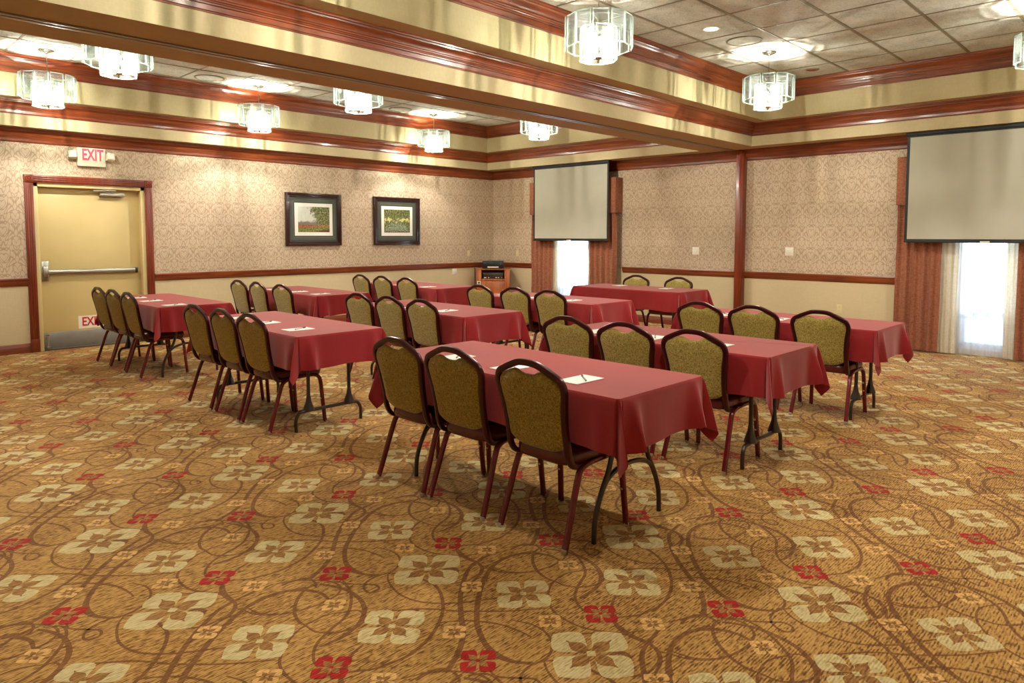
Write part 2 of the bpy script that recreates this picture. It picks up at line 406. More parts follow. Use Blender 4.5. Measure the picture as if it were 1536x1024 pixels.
# ---- carpet
SCROLLS = [
(0.01, [(1.905,2.786),(1.934,2.713),(1.93,2.642),(1.895,2.578),(1.838,2.538),(1.781,2.532),(1.735,2.561),(1.711,2.633),(1.717,2.722),(1.758,2.821),(1.81,2.896)]),
 (0.01, [(1.79,2.523),(1.756,2.476),(1.732,2.413),(1.718,2.335),(1.73,2.257),(1.764,2.19),(1.844,2.11),(1.917,2.063),(1.989,2.013),(2.061,1.962)]),
 (0.01, [(1.785,2.527),(1.736,2.541),(1.686,2.531),(1.648,2.5),(1.634,2.455),(1.655,2.434),(1.686,2.443),(1.693,2.479),(1.667,2.514),(1.617,2.576),(1.619,2.618),(1.638,2.643)]),
 (0.013, [(1.79,2.523),(1.823,2.497),(1.854,2.447),(1.865,2.372),(1.867,2.289),(1.839,2.218),(1.794,2.151),(1.744,2.096),(1.681,2.046),(1.614,2.006),(1.55,1.982),(1.469,1.967),(1.403,1.976),(1.344,1.991),(1.282,2.033),(1.246,2.037)]),
 (0.02, [(2.406,2.213),(2.312,2.247),(2.208,2.253),(2.125,2.222),(2.035,2.168),(1.942,2.094),(1.861,2.019),(1.792,1.944),(1.754,1.887),(1.718,1.819),(1.697,1.754),(1.702,1.695),(1.728,1.645),(1.757,1.614)]),
 (0.02, [(2.269,2.344),(2.141,2.322),(2.069,2.299),(1.995,2.245),(1.913,2.174),(1.836,2.092),(1.771,2.01),(1.716,1.94),(1.664,1.889),(1.607,1.847),(1.556,1.818),(1.525,1.804),(1.499,1.825),(1.454,1.838),(1.41,1.835)]),
 (0.01, [(2.18,2.512),(2.154,2.442),(2.143,2.391),(2.141,2.322),(2.117,2.268),(2.077,2.234),(2.034,2.224),(1.983,2.222)]),
 (0.018, [(1.53,2.657),(1.562,2.598),(1.584,2.524),(1.583,2.45),(1.568,2.386),(1.535,2.328),(1.484,2.279),(1.429,2.252),(1.353,2.237),(1.287,2.242)]),
 (0.01, [(2.156,2.228),(2.172,2.154),(2.21,2.105),(2.252,2.071)]),
 (0.01, [(1.949,2.561),(2.008,2.542),(2.08,2.477),(2.143,2.391)]),
 (0.01, [(1.525,1.804),(1.526,1.769),(1.516,1.736),(1.503,1.718)]),
 (0.02, [(1.978,2.375),(2.012,2.367),(2.025,2.335),(1.997,2.307),(1.974,2.322)]),
 (0.01, [(1.916,2.301),(1.936,2.25),(1.971,2.226)]),
 (0.01, [(2.476,1.841),(2.553,1.79),(2.651,1.707),(2.724,1.608),(2.782,1.543),(2.872,1.454),(2.997,1.358)]),
 (0.012, [(2.479,2.193),(2.532,2.15),(2.528,2.077),(2.488,1.994),(2.429,1.918),(2.376,1.88),(2.301,1.85),(2.226,1.809),(2.18,1.76),(2.154,1.71),(2.149,1.677)]),
 (0.01, [(2.424,1.914),(2.457,1.889),(2.446,1.826),(2.396,1.796),(2.337,1.804),(2.295,1.83),(2.258,1.877),(2.253,1.935),(2.251,1.991)]),
 (0.01, [(2.424,1.914),(2.349,1.953),(2.258,1.948),(2.176,1.912),(2.101,1.842),(2.06,1.777),(2.048,1.701),(2.055,1.624),(2.084,1.56),(2.131,1.497),(2.19,1.456),(2.263,1.428)]),
 (0.014, [(2.336,1.678),(2.27,1.651),(2.197,1.59),(2.156,1.547),(2.135,1.493),(2.133,1.429),(2.138,1.378),(2.115,1.327),(2.069,1.292),(2.002,1.272)]),
 (0.01, [(2.622,1.588),(2.676,1.551),(2.731,1.493),(2.78,1.406),(2.797,1.318),(2.798,1.265)]),
 (0.01, [(2.314,1.411),(2.386,1.379),(2.452,1.325),(2.5,1.261),(2.512,1.192),(2.479,1.142),(2.423,1.121),(2.351,1.119),(2.266,1.14),(2.196,1.183),(2.152,1.241),(2.136,1.3),(2.119,1.336)]),
 (0.018, [(2.042,1.23),(2.096,1.275),(2.165,1.312),(2.249,1.328),(2.326,1.314),(2.39,1.262),(2.423,1.193),(2.419,1.125)]),
 (0.013, [(2.468,1.28),(2.417,1.276),(2.364,1.248),(2.312,1.197),(2.269,1.131),(2.25,1.069),(2.247,1.027)])]

def carpet():
    a = np.array([0.0, 0.93]); b = np.array([0.93, -0.463])
    tv = []; tq = []; tm = []
    def addq(pts, mat, z):
        o = len(tv)
        for p in pts: tv.append((p[0], p[1], z))
        return o
    for ci, (w, P) in enumerate(SCROLLS):
        S = smooth_path([Vector((x, y, 0)) for x, y in P], 5)
        z = 0.0004 + ci * 0.00002; n = len(S); base = len(tv)
        for i, p in enumerate(S):
            d = (S[min(i+1, n-1)] - S[max(i-1, 0)]).normalized(); q = Vector((-d.y, d.x, 0))
            tt = i / (n - 1); ww = w * 0.575 * (0.55 + 0.45 * math.sin(PI * min(1, max(0, tt))) ** 0.6)
            tv.append((p.x + q.x*ww, p.y + q.y*ww, z)); tv.append((p.x - q.x*ww, p.y - q.y*ww, z))
        for i in range(n - 1):
            k = base + 2*i; tq.append((k, k+1, k+3, k+2)); tm.append(1)
    def flower(cx, cy, t, mo, mi, rot, z):
        us = [0.12, 0.25, 0.4, 0.5, 0.58, 0.66, 0.74, 0.82, 0.9, 0.96, 1.0]
        tab = {0.12: .06, 0.25: .17, 0.4: .31, 0.5: .385, 0.58: .42, 0.66: .41, 0.74: .36, 0.82: .275, 0.9: .165, 0.96: .07, 1.0: .008}
        def wv(u): return tab[u]
        for k in range(4):
            th = rot + k * PI / 2; c, s = math.cos(th), math.sin(th)
            def pt(u, v): return (cx + t * (u*c - v*s), cy + t * (u*s + v*c))
            for (lst, fw, mat, zz) in ((us, wv, mo, z), ([0.06, 0.18, 0.28, 0.38, 0.46, 0.56, 0.66], lambda u: {0.06: .03, 0.18: .11, 0.28: .165, 0.38: .165, 0.46: .11, 0.56: .03, 0.66: .008}[u], mi, z + 0.0003)):
                base = len(tv)
                for u in lst:
                    w = fw(u); p = pt(u, w); q = pt(u, -w)
                    tv.append((p[0], p[1], zz)); tv.append((q[0], q[1], zz))
                for i in range(len(lst) - 1):
                    m = base + 2*i; tq.append((m, m+1, m+3, m+2)); tm.append(mat)
        base = len(tv); r = t * 0.12
        for k in range(4): tv.append((cx + r*math.cos(rot + k*PI/2), cy + r*math.sin(rot + k*PI/2), z + 0.0006))
        tq.append((base, base+1, base+2, base+3)); tm.append(mo)
    flower(1.94, 1.50, 0.182, 2, 5, 0.0, 0.0012)
    flower(2.08, 1.97, 0.144, 2, 5, 0.05, 0.0012)
    flower(2.48, 1.70, 0.150, 2, 5, -0.05, 0.0012)
    flower(2.18, 1.64, 0.082, 3, 5, 0.0, 0.0014)
    flower(2.56, 1.30, 0.082, 3, 5, 0.0, 0.0014)
    for x, y in ((2.26, 1.45), (2.41, 2.0), (1.69, 1.96), (1.97, 2.17), (2.0, 1.75)): flower(x, y, 0.056, 4, 5, 0.0, 0.0013)
    tv = np.array(tv); tq = np.array(tq); tm = np.array(tm)
    V = [np.array([[XF, YR, 0], [XB, YR, 0], [XB, YL, 0], [XF, YL, 0]])]; Q = [np.array([[0, 1, 2, 3]])]; MI = [np.array([0])]; off = 4
    cen = tv[tq].mean(axis=1)
    for j in range(-6, 13):
        for i in range(-14, 18):
            sh = np.array([*(i * a + j * b), 0.0])
            c = cen + sh
            if c[:, 0].max() < XF or c[:, 0].min() > XB or c[:, 1].max() < YR or c[:, 1].min() > YL: continue
            ok = (c[:, 0] > XF + .03) & (c[:, 0] < XB - .03) & (c[:, 1] > YR + .03) & (c[:, 1] < YL - .03)
            if not ok.any(): continue
            V.append(tv + sh); Q.append(tq[ok] + off); MI.append(tm[ok]); off += len(tv)
    V = np.concatenate(V); Q = np.concatenate(Q); MI = np.concatenate(MI)
    me = bpy.data.meshes.new('floor')
    me.vertices.add(len(V)); me.vertices.foreach_set('co', V.astype(np.float32).ravel())
    me.loops.add(Q.size); me.loops.foreach_set('vertex_index', Q.astype(np.int32).ravel())
    me.polygons.add(len(Q)); me.polygons.foreach_set('loop_start', np.arange(0, Q.size, 4, dtype=np.int32))
    for k in ('carpet', 'c_brown', 'c_cream', 'c_red', 'c_peach', 'c_tan'): me.materials.append(M[k])
    me.polygons.foreach_set('material_index', MI.astype(np.int32))
    me.update(calc_edges=True); me.validate()
    tag(link('floor', me), 'gold carpet with brown scrolls and cream and red flowers', 'floor', kind='structure')
carpet()

# ---- walls
def wall(name, axis, c, lo, hi, holes, mats, label, thick=0.14):
    """axis 0: wall in plane y=c running along x; axis 1: plane x=c along y. Split at the chair rail; real thickness away from the room."""
    b = MB(); out = 1 if c > 3 else -1
    us = sorted({lo, hi, *[h[0] for h in holes], *[h[1] for h in holes]})
    zs = sorted({0.0, RAIL1 - 0.04, S0, *[h[2] for h in holes], *[h[3] for h in holes]})
    def P(u, d, z): return (u, c + out * d, z) if axis == 0 else (c + out * d, u, z)
    for i in range(len(us) - 1):
        for j in range(len(zs) - 1):
            um, zm = (us[i] + us[i+1]) / 2, (zs[j] + zs[j+1]) / 2
            if any(h[0] < um < h[1] and h[2] < zm < h[3] for h in holes): continue
            mi = 1 if zm < RAIL1 - 0.04 else 0
            for d in (0, thick): b.quad(P(us[i], d, zs[j]), P(us[i+1], d, zs[j]), P(us[i+1], d, zs[j+1]), P(us[i], d, zs[j+1]), mi)
    for h in holes:
        u0, u1, z0, z1 = h
        for (p, q) in (((u0, z0), (u0, z1)), ((u1, z0), (u1, z1)), ((u0, z1), (u1, z1)), ((u0, z0), (u1, z0))):
            b.quad(P(p[0], 0, p[1]), P(q[0], 0, q[1]), P(q[0], thick, q[1]), P(p[0], thick, p[1]), 1)
    b.quad(P(lo, 0, 0), P(lo, thick, 0), P(lo, thick, S0), P(lo, 0, S0)); b.quad(P(hi, 0, 0), P(hi, thick, 0), P(hi, thick, S0), P(hi, 0, S0))
    return tag(b.build(name, mats, fix=False), label, 'wall', kind='structure')
wall('wall_left', 0, YL, XF, XB, [(DX0, DX1, 0.0, DZ)], [M['paper_x'], M['lower']], 'left wall, damask paper above a cherry chair rail', 0.24)
wall('wall_back', 1, XB, YR, YL, [(WIN[2][0], WIN[2][1], WZ0, WZ1), (WIN[1][0], WIN[1][1], WZ0, WZ1)], [M['paper_y'], M['lower']], 'window wall with damask paper above the chair rail')
wall('wall_right', 0, YR, XF, XB, [], [M['paper_x'], M['lower']], 'right wall beyond the frame')
wall('wall_front', 1, XF, YR, YL, [], [M['paper_y'], M['lower']], 'wall behind the camera')

# ---- ceiling with two stepped trays and the dropped beam between them
b = MB()
def flat(x0, x1, y0, y1, z, m): b.quad((x0, y0, z), (x1, y0, z), (x1, y1, z), (x0, y1, z), m)
for y0, y1 in ((YR, T1R[2]), (T1R[3], T1L[2]), (T1L[3], YL)): flat(XF, XB, y0, y1, S0, 1)
for t in (T1L, T1R): flat(XF, t[0], t[2], t[3], S0, 1); flat(t[1], XB, t[2], t[3], S0, 1)
for t, u in ((T1L, T2L), (T1R, T2R)):
    for r, z0, z1 in ((t, S0, S1), (u, S1, S2)):
        x0, x1, y0, y1 = r
        for p, q in (((x0, y0), (x1, y0)), ((x1, y0), (x1, y1)), ((x1, y1), (x0, y1)), ((x0, y1), (x0, y0))):
            b.quad((*p, z0), (*q, z0), (*q, z1), (*p, z1), 0)
    flat(t[0], t[1], t[2], u[2], S1, 1); flat(t[0], t[1], u[3], t[3], S1, 1)
    flat(t[0], u[0], u[2], u[3], S1, 1); flat(u[1], t[1], u[2], u[3], S1, 1)
    flat(u[0], u[1], u[2], u[3], S2, 2)
for (u, xs, ys) in ((T2L, (1.876, 0.643), (9.36, 0.672)), (T2R, (6.378, 0.655), (4.01, 0.672))):
    k = -14
    while k < 15:
        x = xs[0] + k * xs[1]; y = ys[0] + k * ys[1]
        if u[0] + .05 < x < u[1] - .05: b.box(x - .011, x + .011, u[2], u[3], S2 - .004, S2, 3)
        if u[2] + .05 < y < u[3] - .05: b.box(u[0], u[1], y - .015, y + .015, S2 - .005, S2, 3)
        k += 1
tag(b.build('ceiling', [M['tray'], M['soffit'], M['tile'], M['tile_grid']], fix=False), 'tray ceilings with tiled tops and cream stepped sides', 'ceiling', kind='structure')

# ---- mouldings
def crown(z1, h, p):
    q = [(0, 1), (.10, 1), (.12, .95), (.2, .93), (.22, .74), (.3, .72), (.32, .66), (.38, .64), (.40, .60), (.46, .57), (.48, .52), (.55, .49), (.58, .40), (.66, .32), (.76, .25), (.8, .22), (.82, .15), (.93, .12), (.95, .06), (1, .04), (1, 0)]
    return [(a * p, z1 - f * h) for a, f in q]
def trim(name, runs, prof, label, closed=False):
    b = MB()
    for path in runs: b.sweep(prof, path, closed)
    for i, f in enumerate(b.f):
        v = [Vector(b.v[k]) for k in f]; d = v[0] - v[1] if len(v) > 1 else Vector((1, 0, 0))
        e = max(((v[k] - v[k-1]) for k in range(len(v))), key=lambda s: s.length)
        b.m[i] = 0 if abs(e.x) > abs(e.y) else 1
    return tag(b.build(name, [M['cherry_x'], M['cherry_y']], smooth=28), label, 'trim', kind='structure')
def loop(r): x0, x1, y0, y1 = r; return [(x0, y0), (x1, y0), (x1, y1), (x0, y1)]
trim('trim_1', [[(XB, POST[1]), (XB, YL), (XF, YL), (XF, YR), (XB, YR), (XB, POST[0])]], crown(S0, S0 - 2.660, 0.105), 'cherry crown moulding along the tops of the walls')
trim('trim_2', [loop(T1L)], crown(S1, S1 - 2.973, 0.11), 'cherry moulding on the lower step of the left tray', True)
trim('trim_3', [loop(T1R)], crown(S1, S1 - 2.973, 0.11), 'cherry moulding on the lower step of the right tray', True)
trim('trim_4', [loop(T2L)], crown(S2, S2 - 3.417, 0.12), 'cherry moulding around the tiles of the left tray', True)
trim('trim_5', [loop(T2R)], crown(S2, S2 - 3.417, 0.12), 'cherry moulding around the tiles of the right tray', True)
RP = [(0, RAIL0), (.008, RAIL0), (.012, .868), (.022, .876), (.028, .892), (.028, .918), (.034, .926), (.036, .944), (.03, RAIL1), (0, RAIL1)]
trim('trim_6', [[(XB, 9.40), (XB, YL), (3.638, YL)], [(2.128, YL), (XF, YL), (XF, YR), (XB, YR), (XB, .84)], [(XB, 2.90), (XB, POST[0])], [(XB, POST[1]), (XB, 7.37)]], RP, 'cherry chair rail along the walls')
BP = [(0, 0), (.022, 0), (.022, .075), (.018, .085), (.014, .105), (.008, .12), (0, .122)]
trim('baseboard_1', [[(XB, 9.40), (XB, YL), (3.638, YL)], [(2.128, YL), (XF, YL), (XF, YR), (XB, YR), (XB, .84)], [(XB, 2.90), (XB, POST[0])], [(XB, POST[1]), (XB, 7.37)]], BP, 'cherry baseboard along the walls')
b = MB(); b.box(XB - .115, XB, POST[0], POST[1], 0, S0 - .001, 0, .006); b.box(XB - .12, XB - .113, POST[0] + .035, POST[1] - .035, 0, S0 - .001, 0, .002)
tag(b.build('trim_7', M['cherry_z'], smooth=30), 'upright cherry post on the window wall under the beam', 'trim', kind='structure')
b = MB()
b.box(XF + .02, XB - .12, 5.195, 5.235, S0 - .010, S0 - .0005, 0, .002); b.box(XF + .02, XB - .12, 5.249, 5.305, S0 - .010, S0 - .0005, 0, .002); b.box(XF + .02, XB - .12, 5.235, 5.249, S0 - .004, S0 - .0005, 1)
tag(b.build('trim_8', [M['track'], M['black']], smooth=30), 'metal partition track along the underside of the beam', 'trim', kind='structure')

# ---- door
def text_mesh(name, s, size, mat, parent, mtx, extrude=0.002, width=1.0, bold=0.0):
    cu = bpy.data.curves.new(name + '_c', 'FONT'); cu.body = s; cu.size = size; cu.extrude = extrude; cu.align_x = 'CENTER'; cu.align_y = 'CENTER'; cu.offset = bold
    o = bpy.data.objects.new(name + '_t', cu); COL.objects.link(o)
    dg = bpy.context.evaluated_depsgraph_get(); me = bpy.data.meshes.new_from_object(o.evaluated_get(dg))
    bpy.data.objects.remove(o); bpy.data.curves.remove(cu)
    for v in me.vertices: v.co.x *= width
    me.transform(mtx); me.materials.clear(); me.materials.append(mat)
    return link(name, me, parent)
D = thing('door_1', 'cream steel exit door with cherry casing and steel push bar', 'door', kind='structure')
b = MB(); b.box(DX0 + .05, DX1 - .05, YL + .10, YL + .145, .004, DZ - .05, 0, .001); b.build('door_slab', M['door'], D, 30)
b = MB()
for x0, x1 in ((DX0, DX0 + .05), (DX1 - .05, DX1)):
    b.box(x0, x1, YL + .004, YL + .2, 0, DZ, 0, .002)
    xs = (x0, x0 + .062) if x0 < 2.5 else (x1 - .066, x1); b.box(xs[0], xs[1], YL + .15, YL + .2, 0, DZ, 0, .002)
b.box(DX0, DX1, YL + .004, YL + .2, DZ - .05, DZ, 0, .002); b.box(DX0, DX1, YL + .15, YL + .2, DZ - .065, DZ, 0, .002)
b.build('door_frame', M['dframe'], D, 30)
b = MB(); cw = .096
for x0 in (DX0 - cw, DX1):
    b.box(x0, x0 + cw, YL - .022, YL + .004, .16, DZ + .004, 0, .003)
    for k in range(3): b.box(x0 + .016 + k * .024, x0 + .032 + k * .024, YL - .028, YL - .02, .17, DZ - .01, 0, .003)
    b.box(x0 - .002, x0 + cw + .002, YL - .034, YL + .004, 0, .165, 0, .003)
    b.box(x0 - .001, x0 + cw + .001, YL - .034, YL + .004, DZ, DZ + cw + .001, 0, .003)
    b.add([(x0 + cw/2 + r * math.cos(a), y, DZ + cw/2 + r * math.sin(a)) for r, y in ((.034, YL - .034), (.030, YL - .040), (.022, YL - .040), (.018, YL - .035), (.008, YL - .041)) for a in [2*PI*k/20 for k in range(20)]], [(i*20+k, i*20+(k+1)%20, (i+1)*20+(k+1)%20, (i+1)*20+k) for i in range(4) for k in range(20)] + [tuple(range(80, 100))])
b.box(DX0, DX1, YL - .022, YL + .004, DZ, DZ + cw, 0, .003)
for k in range(3): b.box(DX0 + .004, DX1 - .004, YL - .028, YL - .02, DZ + .016 + k * .024, DZ + .032 + k * .024, 0, .003)
b.build('door_casing', M['cherry_z'], D, 30)
YD = YL + .10
b = MB(); b.box(DX0 + .001, DX1 - .001, YL + .0005, YL + .238, -.02, .0035, 0, .001); b.build('leak_blocking_threshold', M['brown_metal'], D, 30)  # added to stop daylight leaking under the slab; also floors the recess
b = MB(); b.box(2.36, 3.415, YD - .055, YD - .015, .985, 1.045, 0, .012); pb = b.build('push_bar', M['steel'], D, 30)
b = MB(); b.box(2.285, 2.372, YD - .045, YD, .905, 1.165, 0, .008); b.box(2.30, 2.36, YD - .07, YD - .04, .95, 1.10, 0, .012); b.build('latch_case', M['steel'], pb, 30)
b = MB(); b.box(3.405, 3.44, YD - .06, YD, .978, 1.052, 0, .008); b.build('end_bracket', M['brown_metal'], pb, 30)
b = MB(); b.box(DX0 + .056, DX1 - .056, YD - .0025, YD, .012, .225, 0, .001); b.build('kick_plate', M['kick'], D, 30)
b = MB(); b.tube([(2.335, YD - .02, .19), (2.335, YD - .035, .12), (2.335, YD - .05, .05)], .009, 10); b.box(2.315, 2.355, YD - .012, YD, .14, .2, 0, .003); b.lathe([(.0, .03), (.017, .032), (.02, .05), (.012, .075)], 14, (2.335, YD - .055, 0)); b.build('door_stop', M['chrome'], D, 40)
b = MB(); b.box(2.99, 3.30, YD - .06, YD, 2.025, 2.075, 0, .006); dc = b.build('door_closer', M['steel'], D, 30)
b = MB(); b.tube([(3.16, YD - .03, 2.085), (2.90, YD - .12, 2.095)], .010, 8); b.tube([(2.90, YD - .12, 2.10), (3.18, YD - .085, 2.107)], .009, 8); b.build('closer_arm', M['steel'], dc, 40)
b = MB(); b.box(2.695, 3.02, YD - .0015, YD, .245, .415, 0); st = b.build('exit_sticker', M['white_plastic'], D)
text_mesh('lettering', 'EXIT', .165, M['red_paint'], st, Matrix.Translation((2.857, YD - .0025, .33)) @ Matrix.Rotation(PI/2, 4, 'X'), .0008, .72, .004)

# ---- windows
for n, (y0, y1) in WIN.items():
    Wd = thing('window_%d' % n, 'tall daylit window behind the ' + ('far' if n == 1 else 'near') + ' projection screen', 'window', kind='structure')
    b = MB(); x0, x1 = XB + .04, XB + .12
    for a0, a1, c0, c1 in ((y0, y0 + .05, WZ0, WZ1), (y1 - .05, y1, WZ0, WZ1), (y0, y1, WZ0, WZ0 + .05), (y0, y1, WZ1 - .05, WZ1), (y0, y1, MID - .03, MID + .02)): b.box(x0, x1, a0, a1, c0, c1, 0, .004)
    fr = b.build('window_frame', M['white_plastic'], Wd, 30)
    b = MB(); b.box(XB + .075, XB + .085, y0 + .045, y1 - .045, MID + .015, WZ1 - .045); b.build('glass', M['pane'], Wd)
    b = MB(); b.box(XB + .076, XB + .084, y0 + .045, y1 - .045, WZ0 + .045, MID - .025); b.build('added_glow_pane', M['glow_pane'], Wd)  # made-up pane added so bluish daylight reaches the lower sheer and floor
    b = MB(); b.box(XB - .03, XB + .05, y0 - .02, y1 + .02, WZ0 - .02, WZ0, 0, .004); b.build('window_sill', M['white_plastic'], Wd, 30)
    for q in (.25, .5, .72):
        b = MB(); yy = y0 + (y1 - y0) * q; b.box(XB + .01, XB + .045, yy - .035, yy + .035, MID + .018, MID + .075, 0, .012); b.build('window_latch', M['brown_metal'], Wd, 40)
# ------------------------------------------------------------------ banquet chair (faces +x, origin on the floor under the seat)
def bx_(z): return -0.182 - 0.17 * max(0, z - 0.42) - 0.05 * max(0, z - 0.42) ** 2       # lean of the back
def hw_(z):                                                                                 # half width of the back frame
    pts = [(0.36, .196), (0.44, .200), (0.56, .194), (0.66, .203), (0.76, .222), (0.80, .222)]
    for (a, p), (b, q) in zip(pts[:-1], pts[1:]):
        if z <= b: return p + (q - p) * max(0, (z - a) / (b - a))
    return .222
def mirror(P): return [(x, -y, z) for x, y, z in P]
def make_chair():
    root = thing('banquet_chair', 'x', 'chair')
    # seat cushion
    b = MB()
    def seat(u, v):
        a = 2 * PI * u; c, s = sup(a, 0.42)
        pr = [(0.88, .388), (0.965, .392), (1.0, .408), (1.01, .430), (0.985, .452), (0.92, .468), (0.75, .480), (0.4, .487), (0.0, .489)]
        k = v * (len(pr) - 1); i = min(int(k), len(pr) - 2); f = k - i
        r = pr[i][0] + (pr[i+1][0] - pr[i][0]) * f; z = pr[i][1] + (pr[i+1][1] - pr[i][1]) * f
        x = 0.032 + 0.216 * c * r; y = (0.208 + 0.012 * c) * s * r
        return (x, y, z - 0.012 * max(0, c * r - .6))
    b.grid(seat, 40, 16); b.build('seat', M['vinyl'], root, 60)
    # back frame: one bent tube
    P = [(-.02, .188, .398), (-.11, .190, .388), (-.158, .196, .400)]
    for z in (.45, .52, .60, .68, .74, .785): P.append((bx_(z), hw_(z), z))
    P += [(bx_(.822), .205, .822), (bx_(.845), .165, .845), (bx_(.861), .115, .867), (bx_(.876), .07, .884), (bx_(.881), .03, .890)]
    P = P + [(x, -y, z) for x, y, z in P[::-1]]
    b = MB(); b.tube(smooth_path(P, 5), .013, 10, flat=(.0145, .0175, .6)); b.build('back_frame', M['burg_dark'], root, 50)
    # upholstered back
    b = MB()
    def zt(y):
        a = abs(y)
        pts = [(0, .833), (.03, .834), (.055, .842), (.075, .854), (.10, .852), (.14, .836), (.175, .822), (.2, .798), (.215, .77)]
        for (p, q), (r, s) in zip(pts[:-1], pts[1:]):
            if a <= r: return q + (s - q) * (a - p) / (r - p)
        return .77
    def zb(y): return .452 + .05 * (abs(y) / .19) ** 4
    def back(sgn):
        def f(u, v):
            e = 2 * u - 1; e = math.copysign(1 - (1 - abs(e)) ** 1.5, e)
            w = 1 - (1 - v) ** 1.4 if v > .5 else v; vv = 0.5 - 0.5 * math.cos(PI * v)
            z0 = .47 + vv * .33; y = e * (hw_(z0) - .008)
            z = zb(y) + vv * (zt(y) - zb(y)); y = e * (hw_(min(z, .79)) - .008)
            d = (1 - abs(e) ** 5) * (1 - abs(2 * vv - 1) ** 6)
            return (bx_(z) + sgn * (.003 + .022 * max(0, d) ** .6), y, z)
        return f
    b.grid(back(-1), 26, 26); b.grid(back(1), 26, 26); b.build('back_cushion', M['olive'], root, 70)
    for s in (1, -1):
        y = .205 * s
        b = MB(); b.tube(smooth_path([(-.238, .222*s, 0.012), (-.185, .215*s, .17), (-.133, .208*s, .325), (-.105, y, .372), (-.055, y, .392), (.0, y, .398), (.05, y, .399)], 5), .011, 10, flat=(.0155, .0135, .6))
        lg = b.build('leg', M['burg'], root, 50)
        b = MB(); b.lathe([(.014, 0), (.015, .003), (.015, .02), (.013, .024)], 12, (-.240, .2225*s, 0)); b.build('foot_glide', M['steel'], lg, 40)
        b = MB(); b.tube(smooth_path([(.235, .226*s, 0.012), (.222, .219*s, .17), (.208, .212*s, .335), (.192, y, .378), (.155, y, .396), (.10, y, .399), (.05, y, .399)], 5), .011, 10, flat=(.0155, .0135, .6))
        lg = b.build('leg', M['burg'], root, 50)
        b = MB(); b.lathe([(.014, 0), (.015, .003), (.015, .02), (.013, .024)], 12, (.236, .2265*s, 0)); b.build('foot_glide', M['steel'], lg, 40)
        for z in (.20, .27):
            b = MB(); b.lathe([(.007, 0), (.008, .004), (.004, .008)], 10); o = b.build('stacking_bumper', M['steel'], lg, 40); o.location = (.2205 - .2 * (z - .2) - .008, (.2185 - .04 * (z - .17)) * s, z); o.rotation_euler = (0, -PI / 2, 0)
    for x, z in ((.175, .392), (-.09, .386)):
        b = MB(); b.tube([(x, -.195, z), (x, .195, z)], .010, 8); b.build('seat_crossbar', M['brown_metal'], root, 40)
    return root

TABLES = {  # x0, x1, y0, y1
 'T1': (2.58, 3.34, 1.85, 3.66), 'T2': (4.12, 4.88, 1.84, 3.65), 'T3': (5.89, 6.65, 1.77, 3.58),
 'T4': (2.55, 3.31, 4.69, 6.50), 'T5': (4.24, 5.00, 4.76, 6.57), 'T6': (5.98, 6.74, 4.66, 6.47),
 'T7': (2.62, 3.38, 7.63, 9.44), 'T8': (4.47, 5.23, 7.72, 9.53), 'T9': (6.25, 7.01, 7.60, 9.41), 'T10': (8.08, 8.84, 4.85, 6.66)}
WHERE = {
 'T1': 'the nearest table', 'T2': 'the table behind the nearest one', 'T3': 'the far right table',
 'T4': 'the table between door and nearest table', 'T5': 'the table in mid-room', 'T6': 'the table in front of the far window',
 'T7': 'the table beside the exit door', 'T8': 'the table under the left framed picture', 'T9': 'the table near the corner cabinet', 'T10': 'the head table by the window wall'}
CH = {'T1': (2.745, (3.37, 2.87, 2.30)), 'T2': (4.285, (3.37, 2.84, 2.30)), 'T3': (6.055, (3.25, 2.74, 2.18)),
 'T4': (2.72, (6.26, 5.72, 5.22)), 'T5': (4.405, (6.30, 5.77, 5.24)), 'T6': (6.14, (6.30, 5.72, 5.16)),
 'T7': (2.76, (9.12, 8.63, 8.10)), 'T8': (4.49, (9.30, 8.74, 8.10)), 'T9': (6.41, (9.28, 8.72, 8.12)), 'T10': (8.74, (6.18, 5.45))}
POSN = ['left', 'middle', 'right']
random.seed(4)
first = make_chair(); used = False
for k, (x, ys) in CH.items():
    for i, y in enumerate(ys):
        if not used: o = first; used = True
        else: o = copy_tree(first)
        rz = random.uniform(-.03, .03)
        if k == 'T10': o.location = (x + .05, y, 0); o.rotation_euler = (0, 0, PI + rz)
        else: o.location = (x - .014 + random.uniform(-.008, .008), y, 0); o.rotation_euler = (0, 0, rz)
        if k == 'T10': o['label'] = 'olive-backed chair behind %s, the %s one' % (WHERE[k], ('left', 'right')[i])
        else: o['label'] = 'olive-backed chair, %s of three at %s' % (POSN[i], WHERE[k])
        o['group'] = 'burgundy framed banquet chairs'

